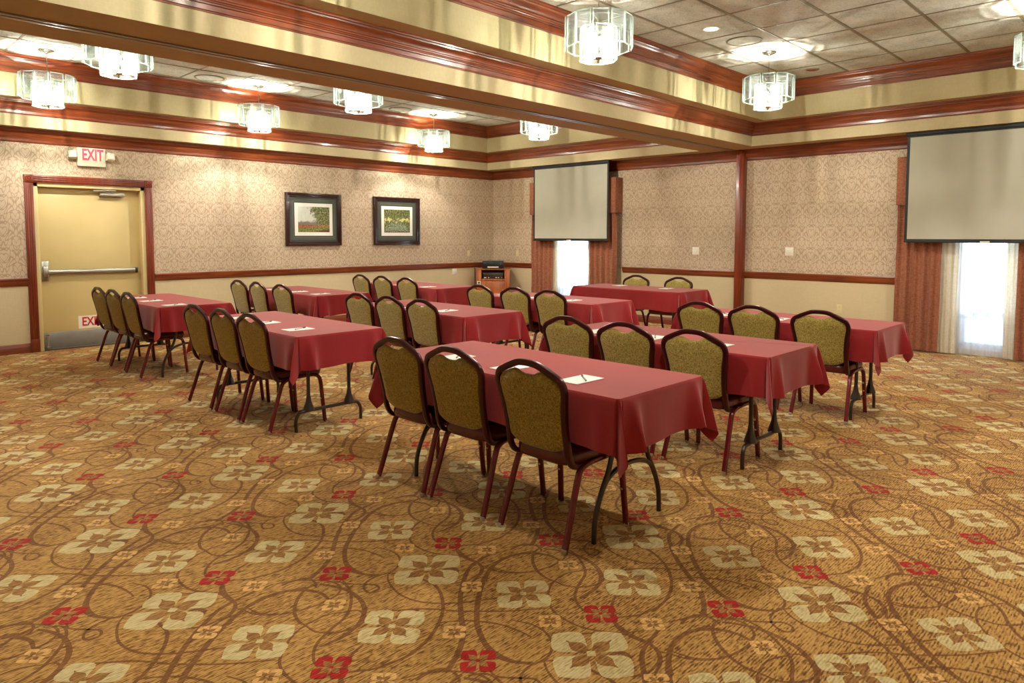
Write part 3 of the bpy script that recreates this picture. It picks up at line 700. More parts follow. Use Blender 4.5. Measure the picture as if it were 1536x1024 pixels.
# ------------------------------------------------------------------ tables and cloths
def make_table(near_arch, far_arch):
    t = thing('folding_table', 'x', 'table')
    b = MB(); b.box(-.372, .372, -.897, .897, .728, .757, 0, .006); b.build('tabletop', M['laminate'], t, 30)
    b = MB()
    for x in (-.30, .30): b.box(x - .012, x + .012, -.84, .84, .703, .728, 0, .002)
    for y in (-.70, .70): b.box(-.30, .30, y - .012, y + .012, .703, .728, 0, .002)
    b.build('apron_rail', M['brown_metal'], t, 30)
    for s, arch in ((-1, near_arch), (1, far_arch)):
        y = s * .70; b = MB()
        if arch:
            for q in (-1, 1):
                b.tube(smooth_path([(q*.115, y, .70), (q*.13, y, .52), (q*.165, y, .36), (q*.235, y, .235), (q*.28, y, .12), (q*.288, y, 0)], 6), .0135, 12)
            b.tube(smooth_path([(-.245, y, .21), (-.195, y, .285), (-.11, y, .325), (0, y, .338), (.11, y, .325), (.195, y, .285), (.245, y, .21)], 5), .0125, 12)
        else:
            b.tube(smooth_path([(-.288, y, 0), (-.288, y, .085), (-.268, y, .132), (-.225, y, .150), (0, y, .152), (.225, y, .150), (.268, y, .132), (.288, y, .085), (.288, y, 0)], 5), .0135, 12)
            for q in (-1, 1):
                b.tube([(q*.18, y, .15), (q*.18, y, .71)], .0145, 12)
                b.tube([(q*.18, y, .155), (q*.18, y, .18), (q*.18, y, .225), (q*.18, y, .27)], [.045, .038, .022, .015], 12)
        lf = b.build('leg_frame', M['brown_metal'], t, 45)
        b = MB(); z0 = .45 if arch else .52; xx = .13 if arch else .18
        for q in (-1, 1): b.tube(smooth_path([(q*xx*.98, y - s*.01, z0), (q*xx*.9, y - s*.12, z0 + .12), (q*xx*.8, y - s*.30, .70)], 5), .007, 8)
        b.build('brace', M['brown_metal'], lf, 45)
    return t
def make_cloth(seed):
    rnd = random.Random(seed); ZT = .7625; D = rnd.uniform(.245, .262); rc = .022
    hx, hy = .38, .905; per = []
    cs = [((hx - rc, hy - rc), 0), ((-hx + rc, hy - rc), 90), ((-hx + rc, -hy + rc), 180), ((hx - rc, -hy + rc), 270)]
    for ci in range(4):
        (cx, cy), a0 = cs[ci]; amp = rnd.uniform(.075, .115); f0 = 45 + rnd.uniform(-13, 13); b1 = rnd.uniform(.02, .05); b2 = rnd.uniform(.045, .085) if ci != 1 else .015; twist = rnd.uniform(-.02, .02)
        for k in range(25):
            f = 90 * k / 24; a = R(a0 + f)
            per.append(dict(p=Vector((cx + rc * math.cos(a), cy + rc * math.sin(a))), n=Vector((math.cos(a), math.sin(a))), L=D / max(math.cos(R(f)), math.sin(R(f))), r=amp * math.exp(-((f - f0) / 11) ** 2) + .012 - .022 * (math.exp(-((f - f0 - 27) / 9) ** 2) + math.exp(-((f - f0 + 27) / 9) ** 2)), tw=twist * math.exp(-((f - f0) / 16) ** 2)))
        (nx_, ny_), a1 = cs[(ci + 1) % 4]; a = R(a0 + 90); n = Vector((math.cos(a), math.sin(a)))
        p0 = Vector((cx, cy)) + n * rc; p1 = Vector((nx_, ny_)) + n * rc; Lg = (p1 - p0).length; m = 44
        ph = rnd.uniform(0, 6); fr = rnd.uniform(9, 13)
        per[-1]['b'] = b2
        nb = rnd.uniform(.045, .085) if ci != 1 else .015
        for k in range(1, m):
            u = 0.5 - 0.5 * math.cos(PI * k / m); d0 = u * Lg; d1 = Lg - d0
            w = math.exp(-((d0 - .085) / .045) ** 2) * b2 + math.exp(-((d1 - .085) / .045) ** 2) * nb
            rip = .004 * math.sin(fr * d0 + ph) + .003 * math.sin(fr * 2.3 * d0 + ph * 2) + .004
            per.append(dict(p=p0 + (p1 - p0) * u, n=n, L=D + .006 * math.sin(fr * d0), r=.003 + rip + w, tw=0.0))
    ts = [0, .02, .05, .1, .18, .28, .4, .52, .64, .76, .88, 1.0]; N = len(per); vs = []; fs = []
    for t in ts:
        for q in per:
            rr = q['r'] * (t ** .85) + .004 * (1 - math.exp(-t * 25))
            z = ZT - .003 - max(0, q['L'] * t) * math.sqrt(max(.2, 1 - (q['r'] / q['L']) ** 2)) if t > 0 else ZT
            tg = Vector((-q['n'].y, q['n'].x)); p = q['p'] + q['n'] * rr + tg * q['tw'] * t
            if t == 0: p = q['p'] - q['n'] * .004
            vs.append((p.x, p.y, z))
    for i in range(len(ts) - 1):
        for k in range(N): l = (k + 1) % N; fs.append((i*N+k, i*N+l, (i+1)*N+l, (i+1)*N+k))
    fs.append(tuple(range(N))[::-1])
    b = MB(); b.add(vs, fs)
    return b
FRONTS = {'T1': (True, True), 'T7': (True, False)}
for i, (k, (x0, x1, y0, y1)) in enumerate(TABLES.items()):
    cx, cy = (x0 + x1) / 2, (y0 + y1) / 2
    t = make_table(*FRONTS.get(k, (False, False))); t.location = (cx, cy, 0)
    arch = k in FRONTS
    t['label'] = ('brown %s-legged folding table, %s' % ('arched' if arch else 'bar', WHERE[k]))
    t['group'] = 'folding tables under cloths'
    c = make_cloth(i + 11).build('tablecloth', M['cloth'], None, 42); c.location = (cx, cy, 0)
    tag(c, 'burgundy tablecloth draped over ' + WHERE[k], 'tablecloth', 'burgundy tablecloths')

# ------------------------------------------------------------------ notepads and pens
PADS = {'T1': (2.80, (3.22, 2.74, 2.25)), 'T2': (4.34, (3.32, 2.82, 2.30)), 'T3': (6.10, (3.18, 2.66, 2.15)), 'T4': (2.77, (6.15, 5.64, 5.07)),
 'T5': (4.48, (6.28, 5.76, 5.30)), 'T6': (6.22, (6.2, 5.68, 5.14)), 'T7': (2.84, (9.0, 8.46, 7.80)), 'T8': (4.66, (9.1, 8.50, 7.97)), 'T9': (6.42, (9.15, 8.6, 7.98)), 'T10': (8.58, (6.17, 5.36))}
pm = MB(); pm.box(-.108, .108, -.069, .069, 0, .004, 0, .0008)
pad0 = None; pen0 = None
for k, (x, ys) in PADS.items():
    for i, y in enumerate(ys):
        nm = (POSN[i] + 'most' if POSN[i] != 'middle' else POSN[i] if len(ys) == 3 else ('left', 'right')[i])
        z = .7628; rz = random.uniform(-.06, .06)
        if pad0 is None: pad0 = o = pm.build('notepad', M['paper'], None, 30)
        else: o = pad0.copy(); COL.objects.link(o)
        o.location = (x + random.uniform(-.015, .015), y, z); o.rotation_euler = (0, 0, rz)
        tag(o, 'white notepad, %s on %s' % (nm, WHERE[k]), 'notepad', 'notepads on the tables')
        if pen0 is None:
            pen0 = p = thing('pen', 'x', 'pen')
            b = MB(); b.tube([(-.066, 0, .0046), (-.06, 0, .0046), (.03, 0, .0046)], [.0012, .004, .0045], 10); b.build('barrel', M['steel'], p, 40)
            b = MB(); b.tube([(.03, 0, .0046), (.066, 0, .0046), (.07, 0, .0046)], [.0046, .0046, .002], 10); b.box(.03, .066, -.0015, .0015, .009, .0105); b.build('cap', M['pen'], p, 40)
            b = MB(); b.tube([(-.072, 0, .0046), (-.060, 0, .0046)], [.0015, .004], 10); b.build('tip', M['pen'], p, 40)
        else: p = copy_tree(pen0)
        p.location = (o.location.x + .015, y - .01, z + .004); p.rotation_euler = (0, 0, rz + R(38) + random.uniform(-.25, .25))
        tag(p, 'pen on the %s notepad of %s' % (nm, WHERE[k]), 'pen', 'pens on the notepads')

# ------------------------------------------------------------------ chandeliers (origin at the ceiling)
def plate_mesh(w, h, th=.010, cut=.0):
    b = MB()
    pr = [(-w/2, 0), (w/2, 0), (w/2, h), (-w/2, h)]; g = .010
    def ring(y, ins): return [(-w/2 + ins, y, ins), (w/2 - ins, y, ins), (w/2 - ins, y, h - ins), (-w/2 + ins, y, h - ins)]
    A, B, C_, D_ = ring(-th/2, g), ring(-th/2 * .4, 0), ring(th/2 * .4, 0), ring(th/2, g)
    b.add(A + B + C_ + D_, [(0, 1, 2, 3), (15, 14, 13, 12)], 0)
    o = len(b.v) - 16
    for r in range(3):
        for k in range(4):
            l = (k + 1) % 4; b.f.append((o + r*4+k, o + r*4+l, o + (r+1)*4+l, o + (r+1)*4+k)); b.m.append(1)
    return b
def make_chandelier():
    t = thing('chandelier', 'x', 'chandelier')
    b = MB(); b.lathe([(.075, 0), (.075, -.008), (.06, -.02), (.025, -.030), (.012, -.045)], 24); b.build('canopy', M['chrome'], t, 40)
    b = MB(); b.tube([(0, 0, -.04), (0, 0, -.65)], .0065, 10); b.build('stem', M['chrome'], t, 40)
    b = MB()
    for r, z in ((.258, -.325), (.142, -.40)): b.tube([(r * math.cos(2*PI*k/36), r * math.sin(2*PI*k/36), z) for k in range(36)], .004, 8, closed=True)
    for k in range(6):
        a = 2*PI*k/6; b.tube([(0, 0, -.325), (.258 * math.cos(a), .258 * math.sin(a), -.325)], .004, 6)
        b.tube([(0, 0, -.40), (.142 * math.cos(a), .142 * math.sin(a), -.40)], .0035, 6)
    b.lathe([(.0, -.30), (.03, -.305), (.035, -.33), (.03, -.41), (.01, -.42)], 16); b.build('frame', M['chrome'], t, 40)
    b = MB(); b.lathe([(.008, -.600), (.028, -.607), (.036, -.622), (.024, -.635), (.010, -.642)], 16)
    for k in range(6):
        a = 2*PI*k/6 + .26; c, s = math.cos(a), math.sin(a)
        b.tube(smooth_path([(.02*c, .02*s, -.622), (.055*c, .055*s, -.632), (.085*c, .085*s, -.615), (.088*c, .088*s, -.59)], 4), .004, 8)
        b.lathe([(.006, -.596), (.016, -.592), (.013, -.57), (.012, -.555)], 12, (.088*c, .088*s, 0))
    arms = b.build('candle_arms', M['chrome'], t, 40)
    bb = MB(); bb.lathe([(.008, 0), (.013, .015), (.016, .035), (.012, .06), (.004, .085)], 12)
    bo = None
    for k in range(6):
        a = 2*PI*k/6 + .26
        if bo is None: bo = o = bb.build('bulb', M['bulb'], t, 60)
        else: o = bo.copy(); COL.objects.link(o)
        o.location = (.088*math.cos(a), .088*math.sin(a), -.556)
    b = MB(); b.lathe([(.004, -.640), (.013, -.646), (.013, -.655), (.006, -.662), (.002, -.668)], 12); b.build('finial', M['chrome'], t, 50)
    for nm, n, r, w, h, z, mt in (('outer_glass_panel', 12, .270, .138, .262, -.552, 'plate'), ('inner_glass_panel', 8, .148, .114, .272, -.645, 'plate_in')):
        po = None
        for k in range(n):
            a = 2*PI*(k + .5)/n
            if po is None: po = o = plate_mesh(w, h).build(nm, [M[mt], M['plate_edge']], t)
            else: o = po.copy(); COL.objects.link(o)
            rr = r + (.012 if (k % 2 and n == 12) else 0)
            o.location = (rr * math.cos(a), rr * math.sin(a), z); o.rotation_euler = (0, 0, a + PI/2)
    return t
CHL = [(2.20, 9.68, 'glass chandelier above the exit door, farthest left'), (4.79, 9.76, 'glass chandelier to the upper left of the left framed picture'), (8.01, 9.78, 'small glass chandelier hanging nearest the far corner'),
 (2.24, 7.34, 'glass chandelier cut by the beam, above and right of the exit sign'), (4.86, 7.35, 'glass chandelier cut by the beam above the right framed picture'), (8.10, 7.36, 'glass chandelier cut by the beam above the far projection screen'),
 (4.85, 3.73, 'large glass chandelier nearest the camera in the right tray'), (8.00, 3.67, 'glass chandelier in the right tray near the window wall corner'), (8.02, 1.02, 'glass chandelier cut by the right edge of the picture'),
 (2.22, 3.70, 'glass chandelier overhead in the right tray, out of frame, added for light'), (2.22, 1.20, 'glass chandelier overhead by the right wall, out of frame, added for light'), (4.82, 1.20, 'glass chandelier right of the largest one, out of frame, added for light')]  # last three are unseen, added overhead to light the right-hand ceiling
LAMP = 150.0
ch0 = make_chandelier()
for i, (x, y, lab) in enumerate(CHL):
    o = ch0 if i == 0 else copy_tree(ch0)
    o.location = (x, y, S2 - .0005); o.rotation_euler = (0, 0, random.uniform(0, .5))
    tag(o, lab, 'chandelier', 'tiered glass chandeliers')
    ld = bpy.data.lights.new('chandelier_light', 'POINT'); ld.energy = LAMP; ld.color = (1.0, .95, .875); ld.shadow_soft_size = .018
    lo = link('chandelier_light', ld); lo.location = (x, y, S2 - .56)

# ------------------------------------------------------------------ ceiling fittings
def downlight(x, y, lit, lab):
    t = thing('downlight', lab, 'ceiling light', (x, y, S2), group='recessed downlights')
    b = MB(); b.lathe([(.092, -.0005), (.092, -.006), (.078, -.008), (.070, -.002), (.062, .02)], 28, capa=False, capb=False); b.build('trim_ring', M['white_plastic'] if lit else M['steel'], t, 40)
    b = MB(); b.lathe([(.066, -.0045), (.04, -.007), (.0, -.0075)], 28, capa=False); b.build('lens', M['lamp_on'] if lit else M['chrome'], t, 40)
downlight(6.70, 3.70, True, 'lit recessed downlight in the right tray ceiling'); downlight(9.20, 3.65, False, 'unlit recessed downlight beside the right-hand chandelier')
sl = bpy.data.lights.new('downlight_beam', 'SPOT'); sl.energy = 60; sl.color = (1, .92, .8); sl.spot_size = R(80); sl.spot_blend = .6; sl.shadow_soft_size = .06
so = link('downlight_beam', sl); so.location = (6.70, 3.70, S2 - .03)
for x, y, lab in ((7.35, 3.66, 'round ceiling speaker between the downlight and the chandelier'), (4.09, 9.74, 'round ceiling speaker left of the second chandelier'), (7.30, 9.79, 'round ceiling speaker left of the corner chandelier')):
    t = thing('ceiling_speaker', lab, 'speaker', (x, y, S2), group='round ceiling speakers')
    b = MB(); b.lathe([(.190, -.0005), (.190, -.008), (.172, -.011), (.168, -.006)], 36, capa=False, capb=False); b.build('rim', M['tile_grid'], t, 40)
    b = MB(); b.lathe([(.168, -.006), (.10, -.009), (0, -.010)], 36, capa=False); b.build('grille', M['tile'], t, 40)

# ------------------------------------------------------------------ exit sign
t = thing('exit_sign', 'white lit exit sign with red letters and two lamp heads above the door', 'exit sign', (2.885, YL, 2.41))
b = MB(); b.box(-.166, .166, -.058, -.002, 0, .243, 0, .008); b.build('housing', M['sign_white'], t, 30)
b = MB(); b.box(-.150, .150, -.0605, -.058, .05, .232, 0, .001); fp = b.build('face_plate', M['sign_white'], t, 30)
text_mesh('lettering', 'EXIT', .205, M['exit_red'], fp, Matrix.Translation((.012, -.062, .145)) @ Matrix.Rotation(PI/2, 4, 'X'), .001, .60, .006)
for s, a in ((-1, .5), (1, -.2)):
    b = MB(); m = Matrix.Translation((s * .222, -.05, .14)) @ Matrix.Rotation(R(-22), 4, 'X') @ Matrix.Rotation(R(s * 14), 4, 'Z')
    b.box(-.048, .048, -.035, .04, -.05, .05, 0, .008, m); hd = b.build('lamp_head', M['sign_white'], t, 30)
    b = MB(); b.box(-.036, .036, -.039, -.034, -.036, .036, 0, .003, m); b.build('lens', M['white_plastic'], hd, 30)
    b = MB(); b.tube([(s * .16, -.03, .13), (s * .20, -.04, .135)], .012, 8); b.build('arm', M['white_plastic'], t, 40)

# ------------------------------------------------------------------ framed prints
def m_print(kind):
    t = NT('landscape_print_%d' % kind)
    tc = t.n('TexCoord'); sp = t.n('SeparateXYZ'); t.l(tc.outputs['Object'], sp.inputs[0]); x, z = sp.outputs[0], sp.outputs[2]
    v = tc.outputs['Object']; n1 = t.noise(v, 14, 5, .65); n2 = t.noise(v, 45, 4, .6)
    fol = t.ramp(n2, [(.35, lin((34, 38, 18))), (.5, lin((92, 98, 52))), (.66, lin((170, 166, 110)))])
    def step(f, a, b):
        k = t.n('MapRange'); t.put(k.inputs[0], f); k.inputs[1].default_value = a; k.inputs[2].default_value = b; return k.outputs[0]
    if kind == 1:
        col = t.ramp(n1, [(.3, lin((206, 208, 196))), (.7, lin((226, 226, 214)))])
        hill = step(t.math('ADD', z, t.math('MULTIPLY', n1, .1)), .03, .0); col = t.mix(hill, col, lin((128, 122, 112)))
        tree = step(t.math('ADD', t.math('ADD', t.math('MULTIPLY', x, 1.0), t.math('MULTIPLY', z, .55)), t.math('MULTIPLY', n1, .55)), .26, .34); col = t.mix(tree, col, fol)
        fld = step(t.math('ADD', z, t.math('MULTIPLY', n2, .05)), -.055, -.075); col = t.mix(fld, col, t.ramp(n2, [(.35, lin((120, 60, 36))), (.65, lin((190, 120, 84)))]))
        gr = step(t.math('ADD', t.math('ADD', z, t.math('MULTIPLY', n1, .09)), t.math('MULTIPLY', x, -.08)), -.07, -.09); col = t.mix(gr, col, t.ramp(n2, [(.35, lin((62, 66, 26))), (.65, lin((156, 158, 84)))]))
        dk = step(t.math('ADD', t.math('SUBTRACT', z, t.math('MULTIPLY', x, .25)), t.math('MULTIPLY', n1, .08)), -.165, -.19); col = t.mix(dk, col, lin((96, 66, 40)))
    else:
        col = fol
        gl = step(t.math('ADD', t.math('ABSOLUTE', t.math('SUBTRACT', z, .02)), t.math('MULTIPLY', n1, -.42)), -.185, -.215); col = t.mix(gl, col, lin((214, 206, 142)))
        bu = step(t.math('ADD', t.math('ADD', z, t.math('MULTIPLY', t.math('MULTIPLY', x, x), 2.0)), t.math('MULTIPLY', n1, .40)), .19, .165); col = t.mix(bu, col, t.ramp(n2, [(.34, lin((62, 74, 56))), (.5, lin((126, 142, 116))), (.66, lin((186, 192, 158)))]))
        dk = step(t.math('ADD', z, t.math('MULTIPLY', n1, .12)), -.10, -.14); col = t.mix(dk, col, t.ramp(n2, [(.4, lin((66, 44, 40))), (.6, lin((150, 124, 104)))]))
    t.bsdf(col, 0.35); return t.m
for i, (x0, x1, lab) in enumerate(((5.648, 6.680, 'dark framed print of a tree beside a field, left of the pair'), (7.353, 8.385, 'dark framed print of leafy garden bushes, right of the pair'))):
    z0, z1 = 1.333, 2.203; hw, hh = (x1 - x0) / 2, (z1 - z0) / 2
    t = thing('framed_picture', lab, 'picture', ((x0 + x1) / 2, YL, z0), group='framed landscape prints')
    def rect(b, w, h, wi, hi, y0, y1, mat=0):
        for a0, a1, c0, c1 in ((-w, -wi, -h, h), (wi, w, -h, h), (-wi, wi, hi, h), (-wi, wi, -h, -hi)): b.box(a0, a1, y0, y1, hh + c0, hh + c1, mat, .002)
    b = MB(); rect(b, hw, hh, hw - .040, hh - .040, -.040, -.002); rect(b, hw - .040, hh - .040, hw - .068, hh - .068, -.032, -.002); b.build('frame', M['frame'], t, 30)
    b = MB(); b.box(-hw + .06, hw - .06, -.016, -.004, .06, 2*hh - .06, 0)
    for k in (.104, .124, .140): rect(b, hw - k, hh - k, hw - k - .006, hh - k - .006, -.0175, -.015, 1)
    b.box(-hw + .165, hw - .165, -.0185, -.015, .165, 2*hh - .165, 2); b.build('mat_board', [M['mat1'], M['mat2'], M['mat3']], t)
    b = MB(); b.box(-hw + .225, hw - .225, -.0012, .0012, -hh + .225, hh - .225); o = b.build('print', m_print(i + 1), t); o.location = (0, -.0197, hh)

# ------------------------------------------------------------------ wall plates
def plate(name, lab, cat, loc, rz, w, h, mat, kind):
    t = thing(name, lab, cat, loc, rz)
    b = MB(); b.box(-w/2, w/2, -.007, -.0005, -h/2, h/2, 0, .002); b.build('cover_plate', mat, t, 30)
    b = MB()
    if kind == 'outlet':
        for s in (-1, 1):
            b.box(-.016, .016, -.0095, -.006, s*.026 - .014, s*.026 + .014, 0, .002)
        o = b.build('socket', mat, t, 30); b = MB()
        for s in (-1, 1):
            for q in (-.006, .006): b.box(q - .0012, q + .0012, -.0100, -.0090, s*.026 - .003, s*.026 + .006)
        b.build('slots', M['black'], o)
    elif kind == 'switch':
        for s in ((-.02, .02) if w > .1 else (0,)): b.box(s - .008, s + .008, -.012, -.006, -.016, .016, 0, .003)
        b.build('toggle', mat, t, 30)
    else:
        b.box(-w*.30, w*.30, -.010, -.006, -h*.30, h*.30, 0, .002); b.build('insert', mat, t, 30)
plate('wall_plate', 'white square wall plate left of the cherry post', 'wall plate', (XB, 5.919, 1.262), -PI/2, .125, .125, M['white_plastic'], 'x')
plate('wall_plate', 'white square wall plate right of the cherry post', 'wall plate', (XB, 4.364, 1.276), -PI/2, .125, .125, M['white_plastic'], 'x')
plate('wall_outlet', 'ivory power outlet low on the wall right of the post', 'outlet', (XB, 3.62, .475), -PI/2, .075, .12, M['ivory'], 'outlet')
plate('light_switch', 'ivory light switch on the window wall right of the corner cabinet', 'switch', (XB, 9.99, 1.147), -PI/2, .075, .12, M['ivory'], 'switch')
plate('light_switch', 'ivory light switch on the left wall near the corner', 'switch', (9.656, YL, 1.146), 0, .075, .12, M['ivory'], 'switch')
plate('wall_plate', 'white plate just under the chair rail near the corner', 'wall plate', (9.274, YL, .785), 0, .12, .125, M['white_plastic'], 'x')

# ------------------------------------------------------------------ drapes, cornices and screens
def drape(y0, y1, xc, amp, folds, z0, z1, mat, name, lab, cat, seed, group):
    rnd = random.Random(seed); ph = [rnd.uniform(0, 6) for _ in range(4)]; b = MB(); n = int(folds * 14); am = [rnd.uniform(.6, 1.25) for _ in range(int(folds) + 3)]
    def f(u, v):
        z = z1 + (z0 - z1) * v; q = u + .012 * math.sin(5 * u + ph[0]) * v
        a = am[int(u * folds)] ; s = math.sin(2 * PI * folds * q + ph[1]); s = math.copysign(abs(s) ** .7, s)
        x = xc + amp * a * s * (.75 + .25 * v) + .008 * math.sin(3.1 * v * 3 + ph[2] + 4 * u)
        return (x, y0 + (y1 - y0) * u + .006 * math.sin(2 * v + ph[3]) * v, z)
    b.grid(f, n, 14)
    return tag(b.build(name, M[mat], None, 80, fix=False), lab, cat, group)
WN = {1: 'far window', 2: 'near window at right'}
for n, (ya, yb) in {1: (7.39, 9.46), 2: (.80, 2.873)}.items():
    w = WN[n]
    red = ((8.88, 9.44), (7.40, 8.01)) if n == 1 else ((2.325, 2.855), (.82, 1.52))
    cre = ((8.80, 8.90), (7.96, 8.06)) if n == 1 else ((2.14, 2.345), (1.47, 1.645))
    for (c, d), s in zip(red, ('left', 'right')): drape(c, d, XB - .150, .030, 5, .02, 1.96, 'drape', 'drape', 'terracotta drape on the %s side of the %s' % (s, w), 'drape', n * 10 + len(s), 'terracotta drapes')
    for (c, d), s in zip(cre, ('left', 'right')): drape(c, d, XB - .125, .014, 3, .015, 1.96, 'lining', 'drape', 'cream drape inside the %s terracotta one at the %s' % (s, w), 'drape', n * 20 + len(s), 'cream drapes')
    y0, y1 = WIN[n]; drape(*((7.98, 8.90) if n == 1 else (1.50, 2.30)), XB - .075, .014, 11, .018, 1.96, 'sheer', 'sheer_curtain', 'sheer white curtain glowing at the ' + w, 'curtain', n, 'sheer curtains')
    # upholstered cornice: rounded U of three panels with a top
    b = MB(); xf = XB - .22; z0, z1 = 1.91, 2.537
    b.box(xf, xf + .05, ya, yb, z0, z1, 0, .016); b.box(xf + .02, XB - .001, ya, ya + .05, z0, z1, 0, .016); b.box(xf + .02, XB - .001, yb - .05, yb, z0, z1, 0, .016); b.box(xf + .03, XB - .001, ya + .03, yb - .03, z1 - .04, z1 - .005)
    tag(b.build('cornice', M['drape'], None, 40), 'terracotta upholstered cornice box over the ' + w, 'cornice', 'upholstered cornices')
for (y0, y1, z0, lab) in ((7.48, 9.27, 1.41, 'pale pull-down projection screen in front of the far window'), (.945, 2.735, 1.424, 'large pale projection screen at the right edge')):
    xs = XB - .30; zt = S0 - .008
    t = thing('projection_screen', lab, 'screen', (xs, (y0 + y1) / 2, z0), group='projection screens'); h = (y1 - y0) / 2; H = zt - z0
    b = MB(); b.box(-.03, .06, -h - .012, h + .012, H - .035, H + .0079, 0, .006); b.build('housing', M['screen_black'], t, 30)
    b = MB(); b.box(-.0015, .0015, -h, h, .03, H - .03, 0); b.build('border', M['screen_black'], t)
    b = MB(); b.box(-.0035, -.0015, -h + .034, h - .034, .045, H - .055, 0); b.build('viewing_surface', M['screen'], t)
    b = MB(); b.box(-.014, .014, -h, h, .0, .032, 0, .008); bt = b.build('bottom_bar', M['screen_black'], t, 30)
    b = MB(); b.box(-.022, -.012, -.05, .05, -.004, .022, 0, .004); b.build('pull_tab', M['white_plastic'], bt, 30)

# ------------------------------------------------------------------ corner cabinet with audio gear (local front faces -y)
rz = -R(45)
cab = thing('media_cabinet', 'small oak media cabinet standing across the far corner', 'cabinet', (9.774, 10.108, 0), rz)
W2 = .335; DP = .44; TOP = .845
b = MB()
b.box(-W2, -W2 + .02, 0, DP, .05, TOP - .02, 0, .002); b.box(W2 - .02, W2, 0, DP, .05, TOP - .02, 0, .002); b.box(-W2, W2, DP - .015, DP, .05, TOP - .02)
b.box(-W2 + .02, W2 - .02, 0.01, DP - .015, .62, .64, 0, .002); b.box(-W2 + .02, W2 - .02, 0.01, DP - .015, .05, .07); b.box(-W2 + .01, W2 - .01, .03, DP - .02, 0, .05)
b.box(-W2, -W2 + .105, -.012, .012, .05, TOP - .02, 0, .003); b.box(W2 - .105, W2, -.012, .012, .05, TOP - .02, 0, .003); b.box(-W2 + .105, W2 - .105, -.010, .012, .61, .645, 0, .003)
b.build('carcass', M['cabinet'], cab, 30)
b = MB(); b.box(-W2 - .012, W2 + .012, -.02, DP + .005, TOP - .02, TOP, 0, .004); b.build('top', M['cabinet'], cab, 30)
b = MB(); b.box(-W2 + .108, W2 - .108, -.016, .008, .08, .602, 0, .004); b.box(-W2 + .15, W2 - .15, -.020, -.014, .13, .55, 0, .004); dr = b.build('door', M['cabinet'], cab, 30)
b = MB(); b.lathe([(.006, 0), (.006, .012), (.013, .02), (.009, .027), (0, .028)], 14); o = b.build('knob', M['steel'], dr, 40); o.location = (W2 - .135, -.016, .42); o.rotation_euler = (PI/2, 0, 0)
b = MB(); b.box(-W2 + .018, -W2 + .092, -.019, -.012, .49, .60, 0, .002); b.box(-W2 + .035, -W2 + .075, -.0215, -.018, .505, .54, 1); b.box(-W2 + .035, -W2 + .075, -.0215, -.018, .55, .585, 1); b.build('outlet_plate', [M['white_plastic'], M['mat1']], cab)
Mc = Matrix.Translation((9.774, 10.108, 0)) @ Matrix.Rotation(rz, 4, 'Z')
p = Mc @ Vector((0, .16, TOP)); rc = thing('audio_receiver', 'black audio receiver on top of the corner cabinet', 'receiver', p, rz)
b = MB(); b.box(-.215, .215, -.15, .15, .012, .155, 0, .004); b.build('case', M['black'], rc, 30)
b = MB(); b.box(-.205, .205, -.156, -.149, .02, .148, 0, .002); fp = b.build('front_panel', M['black'], rc, 30)
b = MB(); b.box(-.11, .11, -.1585, -.155, .022, .045); b.build('display', M['white_plastic'], fp)
for s in (-1, 1):
    b = MB(); b.lathe([(.02, 0), (.019, .012), (.016, .014)], 18); o = b.build('knob', M['brown_metal'], fp, 40); o.location = (s * .165, -.156, .10); o.rotation_euler = (PI/2, 0, 0)
for s in (-.17, .17):
    b = MB(); b.lathe([(.014, 0), (.016, .012)], 12, (s, -.1, 0)); b.lathe([(.014, 0), (.016, .012)], 12, (s, .1, 0)); b.build('foot', M['black'], rc, 40)
p = Mc @ Vector((0, .20, .64)); am = thing('amplifier', 'black amplifier inside the open bay of the corner cabinet', 'amplifier', p, rz)
b = MB(); b.box(-.20, .20, -.15, .15, .008, .125, 0, .004); b.build('case', M['black'], am, 30)
b = MB(); b.box(-.195, .195, -.155, -.149, .012, .12, 0, .002); fp = b.build('front_panel', M['brown_metal'], am, 30)
for x0, x1 in ((-.18, -.135), (-.10, -.075), (.045, .085), (.10, .125), (.17, .182)):
    b = MB(); b.box(x0, x1, -.158, -.154, .018, .034, 0, .001); b.build('button', M['white_plastic'], fp, 30)
b = MB()
for s in (-.16, .16):
    for q in (-.1, .1): b.lathe([(.012, 0), (.013, .009)], 12, (s, q, 0))
b.build('feet', M['black'], am, 40)
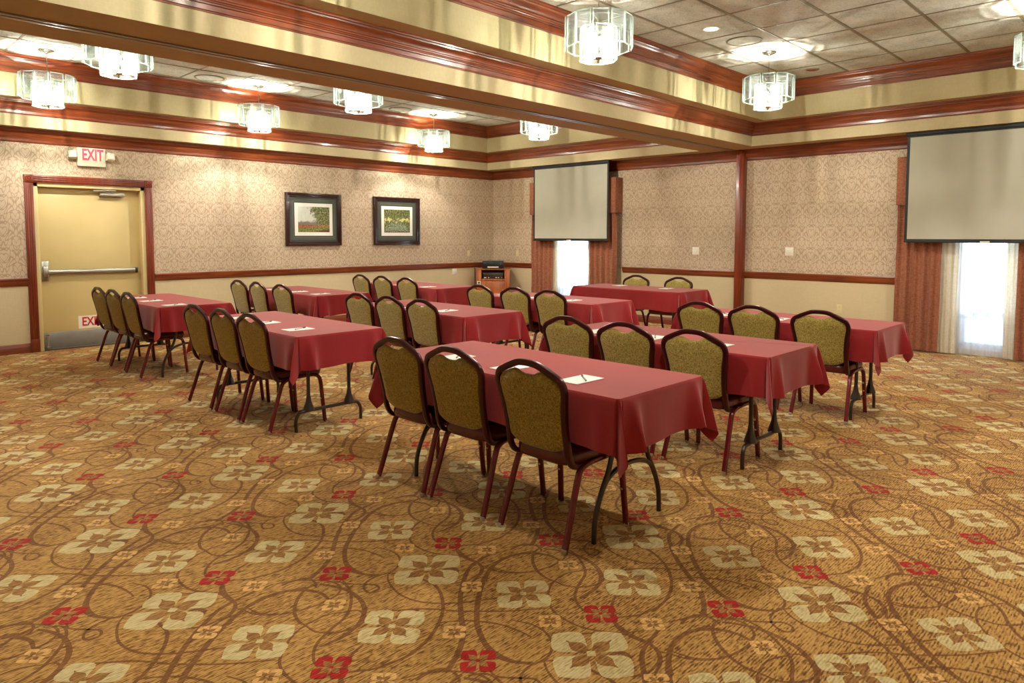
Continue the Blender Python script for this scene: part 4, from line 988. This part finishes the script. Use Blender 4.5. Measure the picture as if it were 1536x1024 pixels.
b = MB(); b.tube(smooth_path([(9.775, 10.66, .853), (9.785, 10.655, .81), (9.80, 10.67, .74), (9.805, 10.675, .6), (9.80, 10.675, .4), (9.79, 10.672, .15), (9.76, 10.67, .012), (9.66, 10.66, .009)], 6), .007, 8)
tag(b.build('power_cord', M['black'], None, 50), 'black cord hanging from the chair rail beside the corner cabinet', 'cord')

# ------------------------------------------------------------------ light and camera
w = bpy.data.worlds.new('World'); SC.world = w; w.use_nodes = True
bg = w.node_tree.nodes.get('Background') or w.node_tree.nodes.new('ShaderNodeBackground')
bg.inputs[0].default_value = (.62, .79, 1.0, 1); bg.inputs[1].default_value = 11.0
for n, (y0, y1) in WIN.items():
    ld = bpy.data.lights.new('daylight_portal', 'AREA'); ld.shape = 'RECTANGLE'; ld.size = y1 - y0; ld.size_y = WZ1 - WZ0; ld.cycles.is_portal = True
    o = link('daylight_portal', ld); o.location = (XB + .16, (y0 + y1) / 2, (WZ0 + WZ1) / 2); o.rotation_euler = (0, PI/2, 0)
f, cx, cy = 1056.2855, 780.364, 424.537
cd = bpy.data.cameras.new('camera'); cam = link('camera', cd); SC.camera = cam
cd.sensor_fit = 'HORIZONTAL'; cd.sensor_width = 36.0; cd.lens = f / 1536 * 36; cd.shift_x = -(cx - 768) / 1536; cd.shift_y = -(512 - cy) / 1536; cd.clip_start = .05
yaw, pitch, roll = R(43.7416), R(3.834), R(0.0993)
fw = Vector((math.cos(yaw) * math.cos(pitch), math.sin(yaw) * math.cos(pitch), -math.sin(pitch)))
rt = Vector((math.sin(yaw), -math.cos(yaw), 0)); up = rt.cross(fw)
r2 = rt * math.cos(roll) + up * math.sin(roll); u2 = up * math.cos(roll) - rt * math.sin(roll)
m = Matrix((r2, u2, -fw)).transposed().to_4x4(); m.translation = (0, 0, 1.5); cam.matrix_world = m
vs = SC.view_settings; vs.view_transform = 'Standard'; vs.look = 'None'; vs.exposure = 0.56; vs.gamma = 1.0; vs.use_curve_mapping = False
cy_ = SC.cycles; cy_.max_bounces = 10; cy_.diffuse_bounces = 5; cy_.glossy_bounces = 4; cy_.transparent_max_bounces = 32; cy_.caustics_reflective = False; cy_.caustics_refractive = False; cy_.sample_clamp_indirect = 6.0
